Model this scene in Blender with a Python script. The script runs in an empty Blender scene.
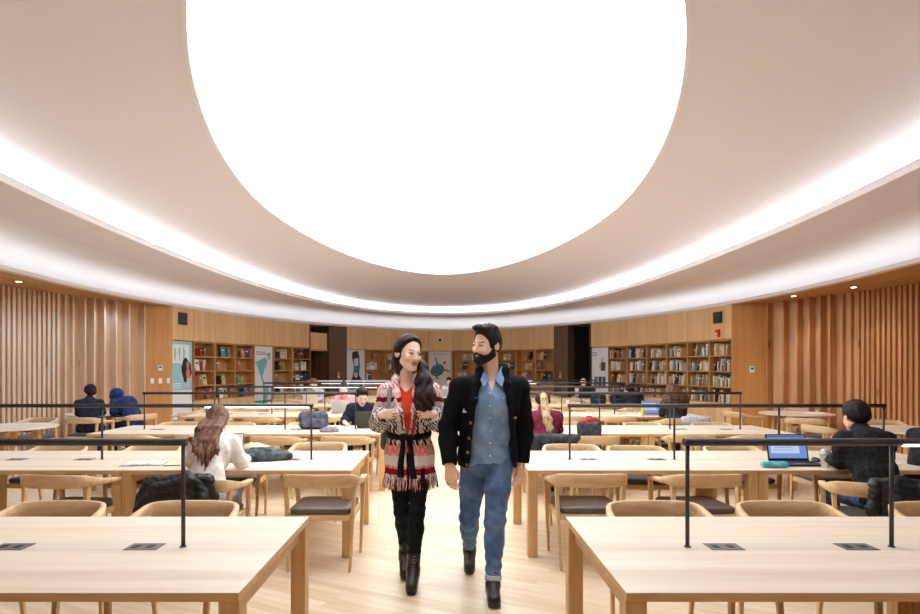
import bpy, bmesh, math, random
import numpy as np
from mathutils import Vector, Matrix
PI = math.pi
SC = bpy.context.scene
COL = SC.collection
rnd = random.Random(7)

# ---------------------------------------------------------------- helpers
def lin(r, g, b):
    f = lambda c: (c/255/12.92) if c/255 <= .04045 else ((c/255+.055)/1.055)**2.4
    return (f(r), f(g), f(b), 1.0)

def tag(o, label=None, cat=None, group=None, kind=None):
    if label: o['label'] = label
    if cat: o['category'] = cat
    if group: o['group'] = group
    if kind: o['kind'] = kind
    return o

def empty(name, label, cat, loc=(0, 0, 0), rz=0.0, group=None):
    o = bpy.data.objects.new(name, None)
    o.empty_display_size = .1
    COL.objects.link(o)
    o.location = loc
    o.rotation_euler = (0, 0, rz)
    return tag(o, label, cat, group)

def copy_tree(o, parent=None):
    c = o.copy()
    COL.objects.link(c)
    if parent is not None:
        c.parent = parent
    for ch in list(o.children):
        copy_tree(ch, c)
    return c

class MB:
    """collects shapes, builds one mesh object"""
    def __init__(s):
        s.v = []; s.f = []; s.m = []; s.sm = []
    def add(s, vs, fs, m=0, smooth=False):
        o = len(s.v)
        s.v += [tuple(p) for p in vs]
        for f in fs:
            s.f.append([i+o for i in f]); s.m.append(m); s.sm.append(smooth)
        return s
    def box(s, c, d, m=0, M=None):
        x, y, z = d[0]/2, d[1]/2, d[2]/2
        vs = [Vector((a*x, b*y, e*z)) for a in (-1, 1) for b in (-1, 1) for e in (-1, 1)]
        if M is not None: vs = [M @ p for p in vs]
        vs = [p+Vector(c) for p in vs]
        return s.add(vs, [(0,1,3,2),(4,6,7,5),(0,4,5,1),(2,3,7,6),(0,2,6,4),(1,5,7,3)], m)
    def bar(s, a, b, w1, h1, w2=None, h2=None, up=(0, 0, 1), m=0):
        """tapered rectangular bar from a to b"""
        a = Vector(a); b = Vector(b); d = (b-a).normalized()
        u = Vector(up)
        if abs(d.dot(u)) > .95: u = Vector((0, 1, 0))
        r = d.cross(u).normalized(); u = r.cross(d)
        w2 = w1 if w2 is None else w2; h2 = h1 if h2 is None else h2
        vs = []
        for p, w, h in ((a, w1, h1), (b, w2, h2)):
            for i, j in ((-1,-1),(1,-1),(1,1),(-1,1)):
                vs.append(p+r*(i*w/2)+u*(j*h/2))
        return s.add(vs, [(3,2,1,0),(4,5,6,7),(0,1,5,4),(1,2,6,5),(2,3,7,6),(3,0,4,7)], m)
    def cyl(s, a, b, r1, r2=None, n=16, m=0, smooth=True):
        a = Vector(a); b = Vector(b); r2 = r1 if r2 is None else r2
        d = (b-a).normalized()
        u = Vector((0, 0, 1)) if abs(d.z) < .9 else Vector((1, 0, 0))
        x = d.cross(u).normalized(); y = x.cross(d)
        o = len(s.v)
        for p, r in ((a, r1), (b, r2)):
            for i in range(n):
                t = 2*PI*i/n
                s.v.append(tuple(p+x*(r*math.cos(t))+y*(r*math.sin(t))))
        for i in range(n):
            j = (i+1) % n
            s.f.append([o+i, o+n+i, o+n+j, o+j]); s.m.append(m); s.sm.append(smooth)
        s.f.append([o+i for i in range(n)]); s.m.append(m); s.sm.append(False)
        s.f.append([o+n+i for i in reversed(range(n))]); s.m.append(m); s.sm.append(False)
        return s
    def lathe(s, prof, c=(0, 0, 0), n=24, m=0, smooth=True):
        o = len(s.v)
        for r, z in prof:
            for i in range(n):
                t = 2*PI*i/n
                s.v.append((c[0]+r*math.cos(t), c[1]+r*math.sin(t), c[2]+z))
        for k in range(len(prof)-1):
            for i in range(n):
                j = (i+1) % n
                s.f.append([o+k*n+i, o+k*n+j, o+(k+1)*n+j, o+(k+1)*n+i]); s.m.append(m); s.sm.append(smooth)
        s.f.append([o+i for i in reversed(range(n))]); s.m.append(m); s.sm.append(False)
        q = o+(len(prof)-1)*n
        s.f.append([q+i for i in range(n)]); s.m.append(m); s.sm.append(False)
        return s
    def loft(s, secs, m=0, smooth=True, closed=False, caps=True):
        n = len(secs[0]); o = len(s.v); K = len(secs)
        for sec in secs:
            s.v += [tuple(p) for p in sec]
        for k in range(K if closed else K-1):
            k2 = (k+1) % K
            for i in range(n):
                j = (i+1) % n
                s.f.append([o+k*n+i, o+k*n+j, o+k2*n+j, o+k2*n+i]); s.m.append(m); s.sm.append(smooth)
        if caps and not closed:
            s.f.append([o+i for i in reversed(range(n))]); s.m.append(m); s.sm.append(False)
            s.f.append([o+(K-1)*n+i for i in range(n)]); s.m.append(m); s.sm.append(False)
        return s
    def tube(s, path, r, n=10, m=0, closed=False):
        P = [Vector(p) for p in path]; secs = []
        K = len(P); prev = None
        for k in range(K):
            a = P[k-1] if (k > 0 or closed) else P[k]
            b = P[(k+1) % K] if (k < K-1 or closed) else P[k]
            d = (b-a).normalized()
            if prev is None:
                u = Vector((0, 0, 1)) if abs(d.z) < .9 else Vector((1, 0, 0))
                x = d.cross(u).normalized()
            else:
                x = (prev-d*prev.dot(d)).normalized()
            prev = x; y = x.cross(d)
            rr = r[k] if isinstance(r, (list, tuple)) else r
            secs.append([P[k]+x*(rr*math.cos(2*PI*i/n))+y*(rr*math.sin(2*PI*i/n)) for i in range(n)])
        return s.loft(secs, m, True, closed)
    def prism(s, pts, z0, z1, m=0, M=None):
        """outline pts (x,y), extruded in z"""
        n = len(pts)
        vs = [Vector((p[0], p[1], z0)) for p in pts]+[Vector((p[0], p[1], z1)) for p in pts]
        if M is not None: vs = [M @ v for v in vs]
        fs = [tuple(reversed(range(n))), tuple(range(n, 2*n))]
        fs += [(i, (i+1) % n, n+(i+1) % n, n+i) for i in range(n)]
        return s.add(vs, fs, m)
    def build(s, name, mats, parent=None, bevel=0, segs=2, loc=None, fix=True):
        me = bpy.data.meshes.new(name)
        me.from_pydata(s.v, [], s.f)
        if not isinstance(mats, (list, tuple)): mats = [mats]
        for k in mats: me.materials.append(k)
        me.polygons.foreach_set('material_index', s.m)
        me.polygons.foreach_set('use_smooth', s.sm)
        me.update()
        if fix:
            bm = bmesh.new(); bm.from_mesh(me)
            bmesh.ops.recalc_face_normals(bm, faces=bm.faces)
            bm.to_mesh(me); bm.free()
        o = bpy.data.objects.new(name, me)
        COL.objects.link(o)
        if parent is not None: o.parent = parent
        if loc is not None: o.location = loc
        if bevel:
            b = o.modifiers.new('bevel', 'BEVEL'); b.width = bevel; b.segments = segs
            b.limit_method = 'ANGLE'; b.angle_limit = math.radians(40); b.harden_normals = False
        return o

# ---------------------------------------------------------------- materials
def newmat(name):
    m = bpy.data.materials.new(name); m.use_nodes = True
    nt = m.node_tree; b = nt.nodes['Principled BSDF']
    return m, nt, b

def plain(name, col, rough=.6, metal=0, var=0.0, vscale=20, spec=.5, bump=0.0, bscale=200, trans=0, alpha=1):
    m, nt, b = newmat(name)
    b.inputs['Base Color'].default_value = col
    b.inputs['Roughness'].default_value = rough
    b.inputs['Metallic'].default_value = metal
    b.inputs['Specular IOR Level'].default_value = spec
    if trans: b.inputs['Transmission Weight'].default_value = trans
    if alpha < 1: b.inputs['Alpha'].default_value = alpha
    tc = nt.nodes.new('ShaderNodeTexCoord')
    if var:
        nz = nt.nodes.new('ShaderNodeTexNoise'); nz.inputs['Scale'].default_value = vscale
        nz.inputs['Detail'].default_value = 4
        nt.links.new(tc.outputs['Object'], nz.inputs['Vector'])
        mx = nt.nodes.new('ShaderNodeMix'); mx.data_type = 'RGBA'
        mx.inputs['A'].default_value = tuple(c*(1-var) for c in col[:3])+(1,)
        mx.inputs['B'].default_value = tuple(min(1, c*(1+var)) for c in col[:3])+(1,)
        nt.links.new(nz.outputs['Fac'], mx.inputs['Factor'])
        nt.links.new(mx.outputs['Result'], b.inputs['Base Color'])
    if bump:
        n2 = nt.nodes.new('ShaderNodeTexNoise'); n2.inputs['Scale'].default_value = bscale
        nt.links.new(tc.outputs['Object'], n2.inputs['Vector'])
        bp = nt.nodes.new('ShaderNodeBump'); bp.inputs['Strength'].default_value = bump; bp.inputs['Distance'].default_value = .01
        nt.links.new(n2.outputs['Fac'], bp.inputs['Height'])
        nt.links.new(bp.outputs['Normal'], b.inputs['Normal'])
    return m

def wood(name, c1, c2, axis='x', rough=.45, freq=14, stretch=14, stave=0, knots=0, spec=.4, rand=True):
    """c1 light, c2 dark grain; grain runs along axis"""
    m, nt, b = newmat(name)
    b.inputs['Roughness'].default_value = rough
    b.inputs['Specular IOR Level'].default_value = spec
    N = nt.nodes.new; L = nt.links.new
    tc = N('ShaderNodeTexCoord'); mp = N('ShaderNodeMapping')
    sc = [freq, freq, freq]; k = 'xyz'.index(axis); sc[k] = freq/stretch
    mp.inputs['Scale'].default_value = sc
    L(tc.outputs['Object'], mp.inputs['Vector'])
    vec = mp.outputs['Vector']
    if rand:
        oi = N('ShaderNodeObjectInfo'); mu = N('ShaderNodeMath'); mu.operation = 'MULTIPLY'; mu.inputs[1].default_value = 37.0
        L(oi.outputs['Random'], mu.inputs[0])
        ad = N('ShaderNodeVectorMath'); ad.operation = 'ADD'
        L(vec, ad.inputs[0]); L(mu.outputs[0], ad.inputs[1]); vec = ad.outputs[0]
    n1 = N('ShaderNodeTexNoise'); n1.inputs['Scale'].default_value = 1; n1.inputs['Detail'].default_value = 6
    n1.inputs['Roughness'].default_value = .6; n1.inputs['Distortion'].default_value = .6
    L(vec, n1.inputs['Vector'])
    n2 = N('ShaderNodeTexNoise'); n2.inputs['Scale'].default_value = 7; n2.inputs['Detail'].default_value = 3
    L(vec, n2.inputs['Vector'])
    a = N('ShaderNodeMath'); a.operation = 'MULTIPLY_ADD'; a.inputs[1].default_value = .35
    L(n2.outputs['Fac'], a.inputs[0]); L(n1.outputs['Fac'], a.inputs[2])
    rp = N('ShaderNodeValToRGB')
    rp.color_ramp.elements[0].position = .45; rp.color_ramp.elements[0].color = c2
    rp.color_ramp.elements[1].position = .82; rp.color_ramp.elements[1].color = c1
    L(a.outputs[0], rp.inputs['Fac'])
    out = rp.outputs['Color']
    if stave:
        sx = N('ShaderNodeSeparateXYZ'); L(tc.outputs['Object'], sx.inputs[0])
        oth = [q for q in 'xyz' if q != axis][0]
        dv = N('ShaderNodeMath'); dv.operation = 'DIVIDE'; dv.inputs[1].default_value = stave
        L(sx.outputs[oth.upper()], dv.inputs[0])
        fl = N('ShaderNodeMath'); fl.operation = 'FLOOR'; L(dv.outputs[0], fl.inputs[0])
        wn = N('ShaderNodeTexWhiteNoise'); wn.noise_dimensions = '1D'; L(fl.outputs[0], wn.inputs['W'])
        mr = N('ShaderNodeMapRange'); mr.inputs['To Min'].default_value = .90; mr.inputs['To Max'].default_value = 1.04
        L(wn.outputs['Value'], mr.inputs['Value'])
        vm = N('ShaderNodeVectorMath'); vm.operation = 'SCALE'; L(out, vm.inputs[0]); L(mr.outputs[0], vm.inputs['Scale'])
        out = vm.outputs[0]
    if knots:
        vo = N('ShaderNodeTexVoronoi'); vo.inputs['Scale'].default_value = knots
        m2 = N('ShaderNodeMapping'); s2 = [1, 1, 1]; s2[k] = .35; m2.inputs['Scale'].default_value = s2
        L(tc.outputs['Object'], m2.inputs['Vector']); L(m2.outputs['Vector'], vo.inputs['Vector'])
        r2 = N('ShaderNodeValToRGB'); r2.color_ramp.elements[0].position = .03; r2.color_ramp.elements[0].color = (.35, .22, .14, 1)
        r2.color_ramp.elements[1].position = .11; r2.color_ramp.elements[1].color = (1, 1, 1, 1)
        L(vo.outputs['Distance'], r2.inputs['Fac'])
        mx = N('ShaderNodeMix'); mx.data_type = 'RGBA'; mx.blend_type = 'MULTIPLY'; mx.inputs['Factor'].default_value = .8
        L(out, mx.inputs['A']); L(r2.outputs['Color'], mx.inputs['B']); out = mx.outputs['Result']
    L(out, b.inputs['Base Color'])
    return m

def emit(name, col, s):
    m, nt, b = newmat(name)
    b.inputs['Base Color'].default_value = (.8, .8, .8, 1)
    b.inputs['Emission Color'].default_value = col
    b.inputs['Emission Strength'].default_value = s
    return m

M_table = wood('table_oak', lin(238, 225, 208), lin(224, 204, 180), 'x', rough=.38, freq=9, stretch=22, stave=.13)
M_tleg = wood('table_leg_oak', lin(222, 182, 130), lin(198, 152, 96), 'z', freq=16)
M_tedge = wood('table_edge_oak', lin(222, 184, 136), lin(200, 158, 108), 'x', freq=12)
M_chair = wood('chair_oak', lin(232, 203, 162), lin(205, 166, 116), 'x', freq=18, stretch=7)
M_chleg = wood('chair_leg_oak', lin(228, 196, 150), lin(202, 162, 112), 'z', freq=22)
M_panel = wood('wall_oak', lin(226, 188, 140), lin(208, 168, 120), 'z', rough=.5, freq=5, stretch=18, rand=False)
M_end = wood('end_oak', lin(208, 152, 92), lin(186, 128, 68), 'z', rough=.5, freq=5, stretch=18, rand=False)
M_slatR = wood('slat_fir_dim', lin(206, 150, 100), lin(178, 120, 72), 'z', rough=.55, freq=9, stretch=14, knots=2.6, rand=False)  # darker copy of the left slats' wood, difference in light put into colour
M_shelf = wood('shelf_oak', lin(196, 148, 92), lin(170, 120, 68), 'x', rough=.5, freq=8)
M_case = wood('case_oak', lin(192, 144, 90), lin(166, 117, 66), 'z', rough=.5, freq=8)
M_slatL = wood('slat_fir_cool_wash', lin(224, 196, 166), lin(202, 168, 136), 'z', rough=.55, freq=9, stretch=14, knots=2.6, rand=False)  # same wood as the right slats, cool light wash painted in paler and greyer
M_slatback = wood('slat_backing', lin(214, 172, 132), lin(190, 146, 106), 'z', rough=.6, freq=6, rand=False)
M_soffit = wood('soffit_oak', lin(200, 150, 98), lin(172, 122, 72), 'y', rough=.5, freq=6, rand=False)
M_dark = wood('dark_walnut', lin(104, 78, 62), lin(78, 56, 44), 'z', rough=.5, freq=7, rand=False)
M_black = plain('black_recess', lin(30, 26, 24), .7, var=.2)
M_ceil = plain('ceiling_warm', lin(236, 232, 238), .9, var=.01, vscale=2, spec=.1)
M_white = plain('white_paint', lin(240, 238, 240), .85, var=.01, vscale=3, spec=.1)
M_lip = plain('white_lip', lin(238, 236, 236), .8, spec=.1, var=.01)
M_rail = plain('dark_bronze', lin(62, 58, 58), .45, metal=.35, var=.08, vscale=60)
M_leather = plain('brown_leather', lin(92, 78, 70), .42, var=.1, vscale=30, bump=.15, bscale=250)
M_grom = plain('grommet_metal', lin(120, 118, 120), .4, metal=.6, var=.05)
M_hole = plain('socket_black', lin(30, 30, 32), .5, var=.05)
M_whitep = plain('white_plastic', lin(235, 235, 235), .4, var=.01)
M_blackp = plain('black_plastic', lin(25, 25, 28), .45, var=.05)
M_red = plain('red_plastic', lin(190, 25, 30), .4, var=.05)
M_paper = plain('paper', lin(245, 245, 248), .8, var=.02)
M_sky = emit('skylight_glow', (.90, .965, 1.0, 1), 3.7)
M_cove = emit('cove_led', (.93, .965, 1.0, 1), 68)
M_led = emit('rail_led', (1.0, .98, 1.0, 1), 2.5)
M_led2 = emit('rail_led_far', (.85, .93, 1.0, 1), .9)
M_down = emit('downlight_lens', (1, .95, .9, 1), 12)

def floor_mat():
    m, nt, b = newmat('maple_floor'); N = nt.nodes.new; L = nt.links.new
    b.inputs['Roughness'].default_value = .33; b.inputs['Specular IOR Level'].default_value = .45
    tc = N('ShaderNodeTexCoord'); mp = N('ShaderNodeMapping')
    mp.inputs['Rotation'].default_value = (0, 0, math.radians(28))
    L(tc.outputs['Object'], mp.inputs['Vector'])
    br = N('ShaderNodeTexBrick'); br.offset = .37; br.offset_frequency = 2
    br.inputs['Scale'].default_value = 1; br.inputs['Brick Width'].default_value = 1.1; br.inputs['Row Height'].default_value = .075
    br.inputs['Mortar Size'].default_value = .0012; br.inputs['Mortar Smooth'].default_value = .3; br.inputs['Bias'].default_value = 0
    br.inputs['Color1'].default_value = lin(236, 217, 190); br.inputs['Color2'].default_value = lin(220, 194, 162)
    br.inputs['Mortar'].default_value = lin(202, 172, 140)
    L(mp.outputs['Vector'], br.inputs['Vector'])
    m2 = N('ShaderNodeMapping'); m2.inputs['Scale'].default_value = (2.2, 30, 1)
    L(mp.outputs['Vector'], m2.inputs['Vector'])
    nz = N('ShaderNodeTexNoise'); nz.inputs['Scale'].default_value = 1; nz.inputs['Detail'].default_value = 5
    L(m2.outputs['Vector'], nz.inputs['Vector'])
    rp = N('ShaderNodeValToRGB'); rp.color_ramp.elements[0].color = (.86, .83, .80, 1); rp.color_ramp.elements[1].color = (1, 1, 1, 1)
    rp.color_ramp.elements[0].position = .3; rp.color_ramp.elements[1].position = .65
    L(nz.outputs['Fac'], rp.inputs['Fac'])
    mx = N('ShaderNodeMix'); mx.data_type = 'RGBA'; mx.blend_type = 'MULTIPLY'; mx.inputs['Factor'].default_value = 1
    L(br.outputs['Color'], mx.inputs['A']); L(rp.outputs['Color'], mx.inputs['B'])
    L(mx.outputs['Result'], b.inputs['Base Color'])
    return m
M_floor = floor_mat()

# ---------------------------------------------------------------- room plan curves
H_WALL = 2.95; H_SHELF = 2.20
def curve(Yc, Lf, Ln, w, p, z, x0=0.0, n=192):
    out = []
    for i in range(n):
        a = 2*PI*i/n
        c, s = math.cos(a), math.sin(a)
        out.append(Vector((x0+w*math.copysign(abs(c)**(2/p), c), Yc+(Lf if s > 0 else Ln)*math.copysign(abs(s)**(2/p), s), z)))
    return out
def sky_c(z, grow=0.0): return curve(9.38, 7.07+grow, 7.07+grow, 2.77+grow, 1.8, z, -.07)
def ring_c(z, grow=0.0): return curve(9.5, 12.0+grow, 12.0+grow, 4.55+grow, 2.2, z)
def tran_c(z): return curve(9.6, 12.75, 13.2, 5.5, 2.1, z)
def fasc_c(z, grow=0.0): return curve(11.0, 12.2+grow, 14.6+grow, 6.47+grow, 1.85, z)
def lerpc(A, B, t, z): return [Vector((a.x*(1-t)+b.x*t, a.y*(1-t)+b.y*t, z)) for a, b in zip(A, B)]
def surf(name, secs, mat, kind='structure'):
    mb = MB(); mb.loft(secs, 0, True, False, caps=False)
    o = mb.build(name, mat); o['kind'] = kind
    return o

# ceiling: from the skylight opening out over the cove
A = sky_c(4.06); B = ring_c(3.66, .5)
prof = [(0, 4.06), (.08, 4.035), (.25, 3.96), (.45, 3.86), (.65, 3.765), (.82, 3.70), (.93, 3.67), (1, 3.66)]
ceil = surf('ceiling', [sky_c(4.06)]+[lerpc(A, B, t, z) for t, z in prof[1:]]+[ring_c(3.44, .5)], M_ceil)
# lip and cove ledge
surf('trim_1', [ring_c(3.44, .5), ring_c(3.44, .03), ring_c(3.50, .03), ring_c(3.50, 0), ring_c(3.41, 0)], M_lip)
# lower ceiling, then a concave white cove with its own light trough behind a low lip
R0 = ring_c(3.41); T = tran_c(3.41); Fo = fasc_c(2.97, .38)
secs = [R0, T]
for k in range(1, 13):
    t = k/12; secs.append(lerpc(T, Fo, math.sin(t*PI/2)**.9, 2.97+.44*(math.cos(t*PI/2)**.75 if k < 12 else 0)+.03*math.sin(PI*t)))
surf('ceiling_lower_flat', secs[:2], M_ceil)
surf('ceiling_lower_curve', secs[1:], M_white)
surf('trim_2', [fasc_c(2.97, .38), fasc_c(2.97, .015), fasc_c(3.03, .015), fasc_c(3.03, 0), fasc_c(2.95, 0), fasc_c(2.95, .03)], M_lip)
LED2 = MB(); LED2.loft([fasc_c(2.985, .06), fasc_c(2.985, .12)], 0, False, False, caps=False)
o = LED2.build('perimeter_light', emit('perimeter_led', (.90, .945, 1.0, 1), 4.9)); tag(o, 'white light strip in the trough along the curved outer ceiling edge', 'light')
# cove led strip
LED = MB(); LED.loft([ring_c(3.462, .30), ring_c(3.462, .335)], 0, False, False, caps=False)
o = LED.build('cove_light', M_cove); tag(o, 'continuous white light strip hidden in the oval ceiling cove', 'light')

# skylight: luminous panel, white rim, fine louvres
sk = empty('skylight', 'huge glowing white oval skylight in the centre of the ceiling', 'skylight', (-.07, 9.38, 4.06))
off = Vector((-.07, 9.38, 4.06))
mb = MB(); top = [p-off for p in sky_c(4.125, -.01)]
mb.v = [tuple(p) for p in top]; mb.f = [list(range(len(top)))]; mb.m = [0]; mb.sm = [False]
mb.build('diffuser', M_sky, sk)
mb = MB()
rim = [[p-off for p in sky_c(z, g)] for z, g in ((4.05, -.025), (4.13, -.025), (4.13, .012), (4.05, .012))]
mb.loft(rim, 0, False, True); mb.build('rim', M_white, sk)
mb = MB()
yy = -6.95
while yy < 7.0:
    t = abs(yy/7.07)
    hw = 2.69*(1-t**1.8)**(1/1.8)-.05
    if hw > .1: mb.box((0, yy, .04), (2*hw, .006, .02))
    yy += .17
mb.build('louvres', plain('louvre_white', lin(245, 245, 245), .8, var=.01), sk)

# floor
mb = MB(); mb.box((0, 10.2, -.05), (20, 29, .1)); o = mb.build('floor', M_floor); o['kind'] = 'structure'

# ---------------------------------------------------------------- walls
def arc_far():
    n = 6000; P = []
    for i in range(n+1):
        a = PI-PI*i/n
        c, s = math.cos(a), math.sin(a)
        P.append((6.47*math.copysign(abs(c)**(2/1.85), c), 11+12.2*abs(s)**(2/1.85)))
    return P
FAR = arc_far()
def arc_px(ax, lo, hi):
    """point of the room plan in direction ax = X/Y"""
    best = min(((abs(x/y-ax), i) for i, (x, y) in enumerate(FAR) if y > 8), key=lambda q: q[0])
    return best[1]
AS = [0.0]
for i in range(1, len(FAR)): AS.append(AS[-1]+math.dist(FAR[i], FAR[i-1]))
def arc_at(s):
    lo, hi = 0, len(AS)-1
    while hi-lo > 1:
        mid = (lo+hi)//2
        if AS[mid] < s: lo = mid
        else: hi = mid
    t = (s-AS[lo])/(AS[hi]-AS[lo])
    return Vector((FAR[lo][0]*(1-t)+FAR[hi][0]*t, FAR[lo][1]*(1-t)+FAR[hi][1]*t, 0))
def sdir(px):
    return AS[arc_px((px-446)/613, 0, 0)]
sL0, sL1, sL2, sB0 = sdir(172), sdir(311), sdir(329), sdir(347)
sB1, sR1, sR0, sRE = sdir(553.8), sdir(568), sdir(589), sdir(732)
def split(a, b, n): return [a+(b-a)*i/n for i in range(n+1)]
SL = split(sL0, sL1, 7); SB = split(sB0, sB1, 10); SR = split(sR0, sRE, 7)
def frame(a, b):
    """local frame of a bay between arc positions: x along wall to the right, y into the wall"""
    p, q = arc_at(a), arc_at(b)
    d = (q-p); w = d.length; ang = math.atan2(d.y, d.x)
    return p, w, ang
def bay_matrix(a, b):
    p, w, ang = frame(a, b)
    return Matrix.Translation(p) @ Matrix.Rotation(ang, 4, 'Z'), w, ang

# upper panels above the shelves, narrow joints between boards
def upper(name, S):
    mb = MB()
    for i in range(len(S)-1):
        M, w, ang = bay_matrix(S[i], S[i+1])
        vs = []
        mb2 = MB()
        mb2.box((w/2, .06, (H_SHELF+H_WALL)/2), (w-.008, .10, H_WALL-H_SHELF))
        # fine vertical grooves, three per panel
        for k in (1, 2, 3):
            mb2.box((w*k/4, .0105, (H_SHELF+H_WALL)/2), (.004, .002, H_WALL-H_SHELF-.02), 1)
        mb2.box((w/2, .34, H_WALL/2), (w+.05, .10, H_WALL), 2)
        off = len(mb.v)
        mb.v += [tuple(M @ Vector(p)) for p in mb2.v]
        mb.f += [[i+off for i in f] for f in mb2.f]; mb.m += mb2.m; mb.sm += mb2.sm
    o = mb.build(name, [M_panel, M_case, M_dark]); o['kind'] = 'structure'; return o
upper('wall_rear_left', SL); upper('wall_rear', SB); upper('wall_rear_right', SR)
# left end board and dark boards
def board(name, a, b, z0, z1, mat, depth=.3, back=0.0):
    M, w, ang = bay_matrix(a, b); mb2 = MB()
    mb2.box((w/2, back+depth/2, (z0+z1)/2), (w, depth, z1-z0))
    mb2.v = [tuple(M @ Vector(p)) for p in mb2.v]
    o = mb2.build(name, mat); o['kind'] = 'structure'; return o
board('wall_dark_left', sL2, sB0, 0, H_WALL, M_dark)
board('wall_dark_right', sB1, sR1, 0, H_WALL, M_dark)
# recess right: dark passage
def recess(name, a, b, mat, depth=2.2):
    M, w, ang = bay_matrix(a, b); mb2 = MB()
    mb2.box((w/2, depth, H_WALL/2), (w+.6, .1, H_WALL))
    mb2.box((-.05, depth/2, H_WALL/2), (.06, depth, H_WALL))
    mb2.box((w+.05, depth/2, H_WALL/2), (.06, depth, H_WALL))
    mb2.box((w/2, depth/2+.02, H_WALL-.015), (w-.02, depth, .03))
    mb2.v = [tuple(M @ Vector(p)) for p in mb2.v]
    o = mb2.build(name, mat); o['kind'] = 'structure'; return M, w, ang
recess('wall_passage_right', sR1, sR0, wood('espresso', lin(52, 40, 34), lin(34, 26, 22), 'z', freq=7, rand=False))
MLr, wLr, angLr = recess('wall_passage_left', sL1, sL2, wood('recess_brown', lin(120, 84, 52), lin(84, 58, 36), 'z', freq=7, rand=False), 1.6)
mb2 = MB(); mb2.box((wLr/2, .12, 2.42), (wLr, .06, .55)); mb2.v = [tuple(MLr @ Vector(p)) for p in mb2.v]
o = mb2.build('wall_passage_header', M_panel); o['kind'] = 'structure'
mb2 = MB(); mb2.box((wLr/2, .12, 2.13), (wLr, .1, .05)); mb2.v = [tuple(MLr @ Vector(p)) for p in mb2.v]
o = mb2.build('trim_3', M_soffit); o['kind'] = 'structure'

# side niches with vertical slats
PL = [(-6.75, 13.5), (-7.3, 11.7), (-7.65, 9.9), (-7.95, 7.5), (-8.1, 5), (-8.15, 2), (-8.15, -3.6)]
PR = [(7.03, 13.2), (7.5, 11.6), (7.85, 9.8), (8.1, 7.5), (8.2, 5), (8.2, 2), (8.2, -3.6)]
def smooth_poly(P, n=24):
    out = []
    for k in range(len(P)-1):
        p0 = Vector(P[max(k-1, 0)]); p1 = Vector(P[k]); p2 = Vector(P[k+1]); p3 = Vector(P[min(k+2, len(P)-1)])
        for i in range(n):
            t = i/n
            out.append(.5*((2*p1)+(p2-p0)*t+(2*p0-5*p1+4*p2-p3)*t*t+(3*p1-p0-3*p2+p3)*t**3))
    out.append(Vector(P[-1]))
    return out
def slats(name, P, side, sm):
    P = smooth_poly(P); mb = MB()
    L = [0.0]
    for i in range(1, len(P)): L.append(L[-1]+(P[i]-P[i-1]).length)
    def at(s):
        for i in range(1, len(L)):
            if L[i] >= s:
                t = (s-L[i-1])/(L[i]-L[i-1]); return P[i-1].lerp(P[i], t), (P[i]-P[i-1]).normalized()
        return P[-1], (P[-1]-P[-2]).normalized()
    s = .0; gaps = [.42, .34, .29, .25, .22, .20, .18, .16]; k = 0
    inw = -side
    while s < L[-1]-.2:
        p, d = at(s)
        n = Vector((-d.y, d.x)); 
        if n.x*inw < 0: n = -n
        a = math.atan2(d.y, d.x)
        dep = .15 if k < 6 else .07
        M = Matrix.Rotation(a, 3, 'Z')
        c = p+n*(dep/2)
        mb.box((c.x, c.y, H_WALL/2), (.035 if k < 8 else .058, dep, H_WALL), 0, M)
        s += gaps[k] if k < len(gaps) else .104
        k += 1
    # backing
    for i in range(len(P)-1):
        a, b = P[i], P[i+1]; d = (b-a).normalized(); n = Vector((-d.y, d.x))
        if n.x*inw < 0: n = -n
        a2, b2 = a-n*.05, b-n*.05
        mb.add([(a.x, a.y, 0), (b.x, b.y, 0), (b.x, b.y, H_WALL), (a.x, a.y, H_WALL),
                (a2.x, a2.y, 0), (b2.x, b2.y, 0), (b2.x, b2.y, H_WALL), (a2.x, a2.y, H_WALL)],
               [(0, 1, 2, 3), (7, 6, 5, 4), (3, 2, 6, 7)], 1)
    o = mb.build(name, [sm, M_slatback], bevel=0); o['kind'] = 'structure'; return P
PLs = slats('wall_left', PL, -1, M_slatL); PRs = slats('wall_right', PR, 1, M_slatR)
# returns between niche and bookcases
def ret(name, a, b):
    a = Vector((a[0], a[1], 0)); b = Vector((b[0], b[1], 0)); d = b-a
    mb = MB(); ang = math.atan2(d.y, d.x); n = Vector((-d.y, d.x, 0)).normalized()
    if n.y < 0: n = -n
    c = (a+b)/2+n*.06
    mb.box((c.x, c.y, H_WALL/2), (d.length+.02, .12, H_WALL), 0, Matrix.Rotation(ang, 3, 'Z'))
    o = mb.build(name, M_end); o['kind'] = 'structure'; return a, d, ang, n
aL, aR = arc_at(sL0), arc_at(sRE)
retL = ret('wall_left_end', PL[0], aL); retR = ret('wall_right_end', aR, PR[0])
# soffits over the niches
def soffit(name, P, side):
    mb = MB(); n = len(P); inner = []
    F2 = [q for q in fasc_c(2.95, -.01, ) if q.x*side > 0]
    F2 = curve(11.0, 12.2, 14.6, 6.46, 1.85, 2.95, n=1600)
    F2 = sorted([q for q in F2 if q.x*side > .3], key=lambda q: -q.y)
    for p in P:
        q = min(F2, key=lambda q: abs(q.y-(p.y+(.45 if p.y > 12.5 else 0))*1.0))
        inner.append(q)
    for i in range(n-1):
        a, b, c, d = inner[i], inner[i+1], P[i+1], P[i]
        mb.add([(a.x, a.y, 2.952), (b.x, b.y, 2.952), (c.x, c.y, 2.952), (d.x, d.y, 2.952),
                (a.x, a.y, 2.962), (b.x, b.y, 2.962), (c.x, c.y, 2.962), (d.x, d.y, 2.962)],
               [(0, 1, 2, 3), (7, 6, 5, 4), (0, 4, 5, 1), (2, 6, 7, 3)])
    o = mb.build(name, M_soffit); o['kind'] = 'structure'
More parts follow.
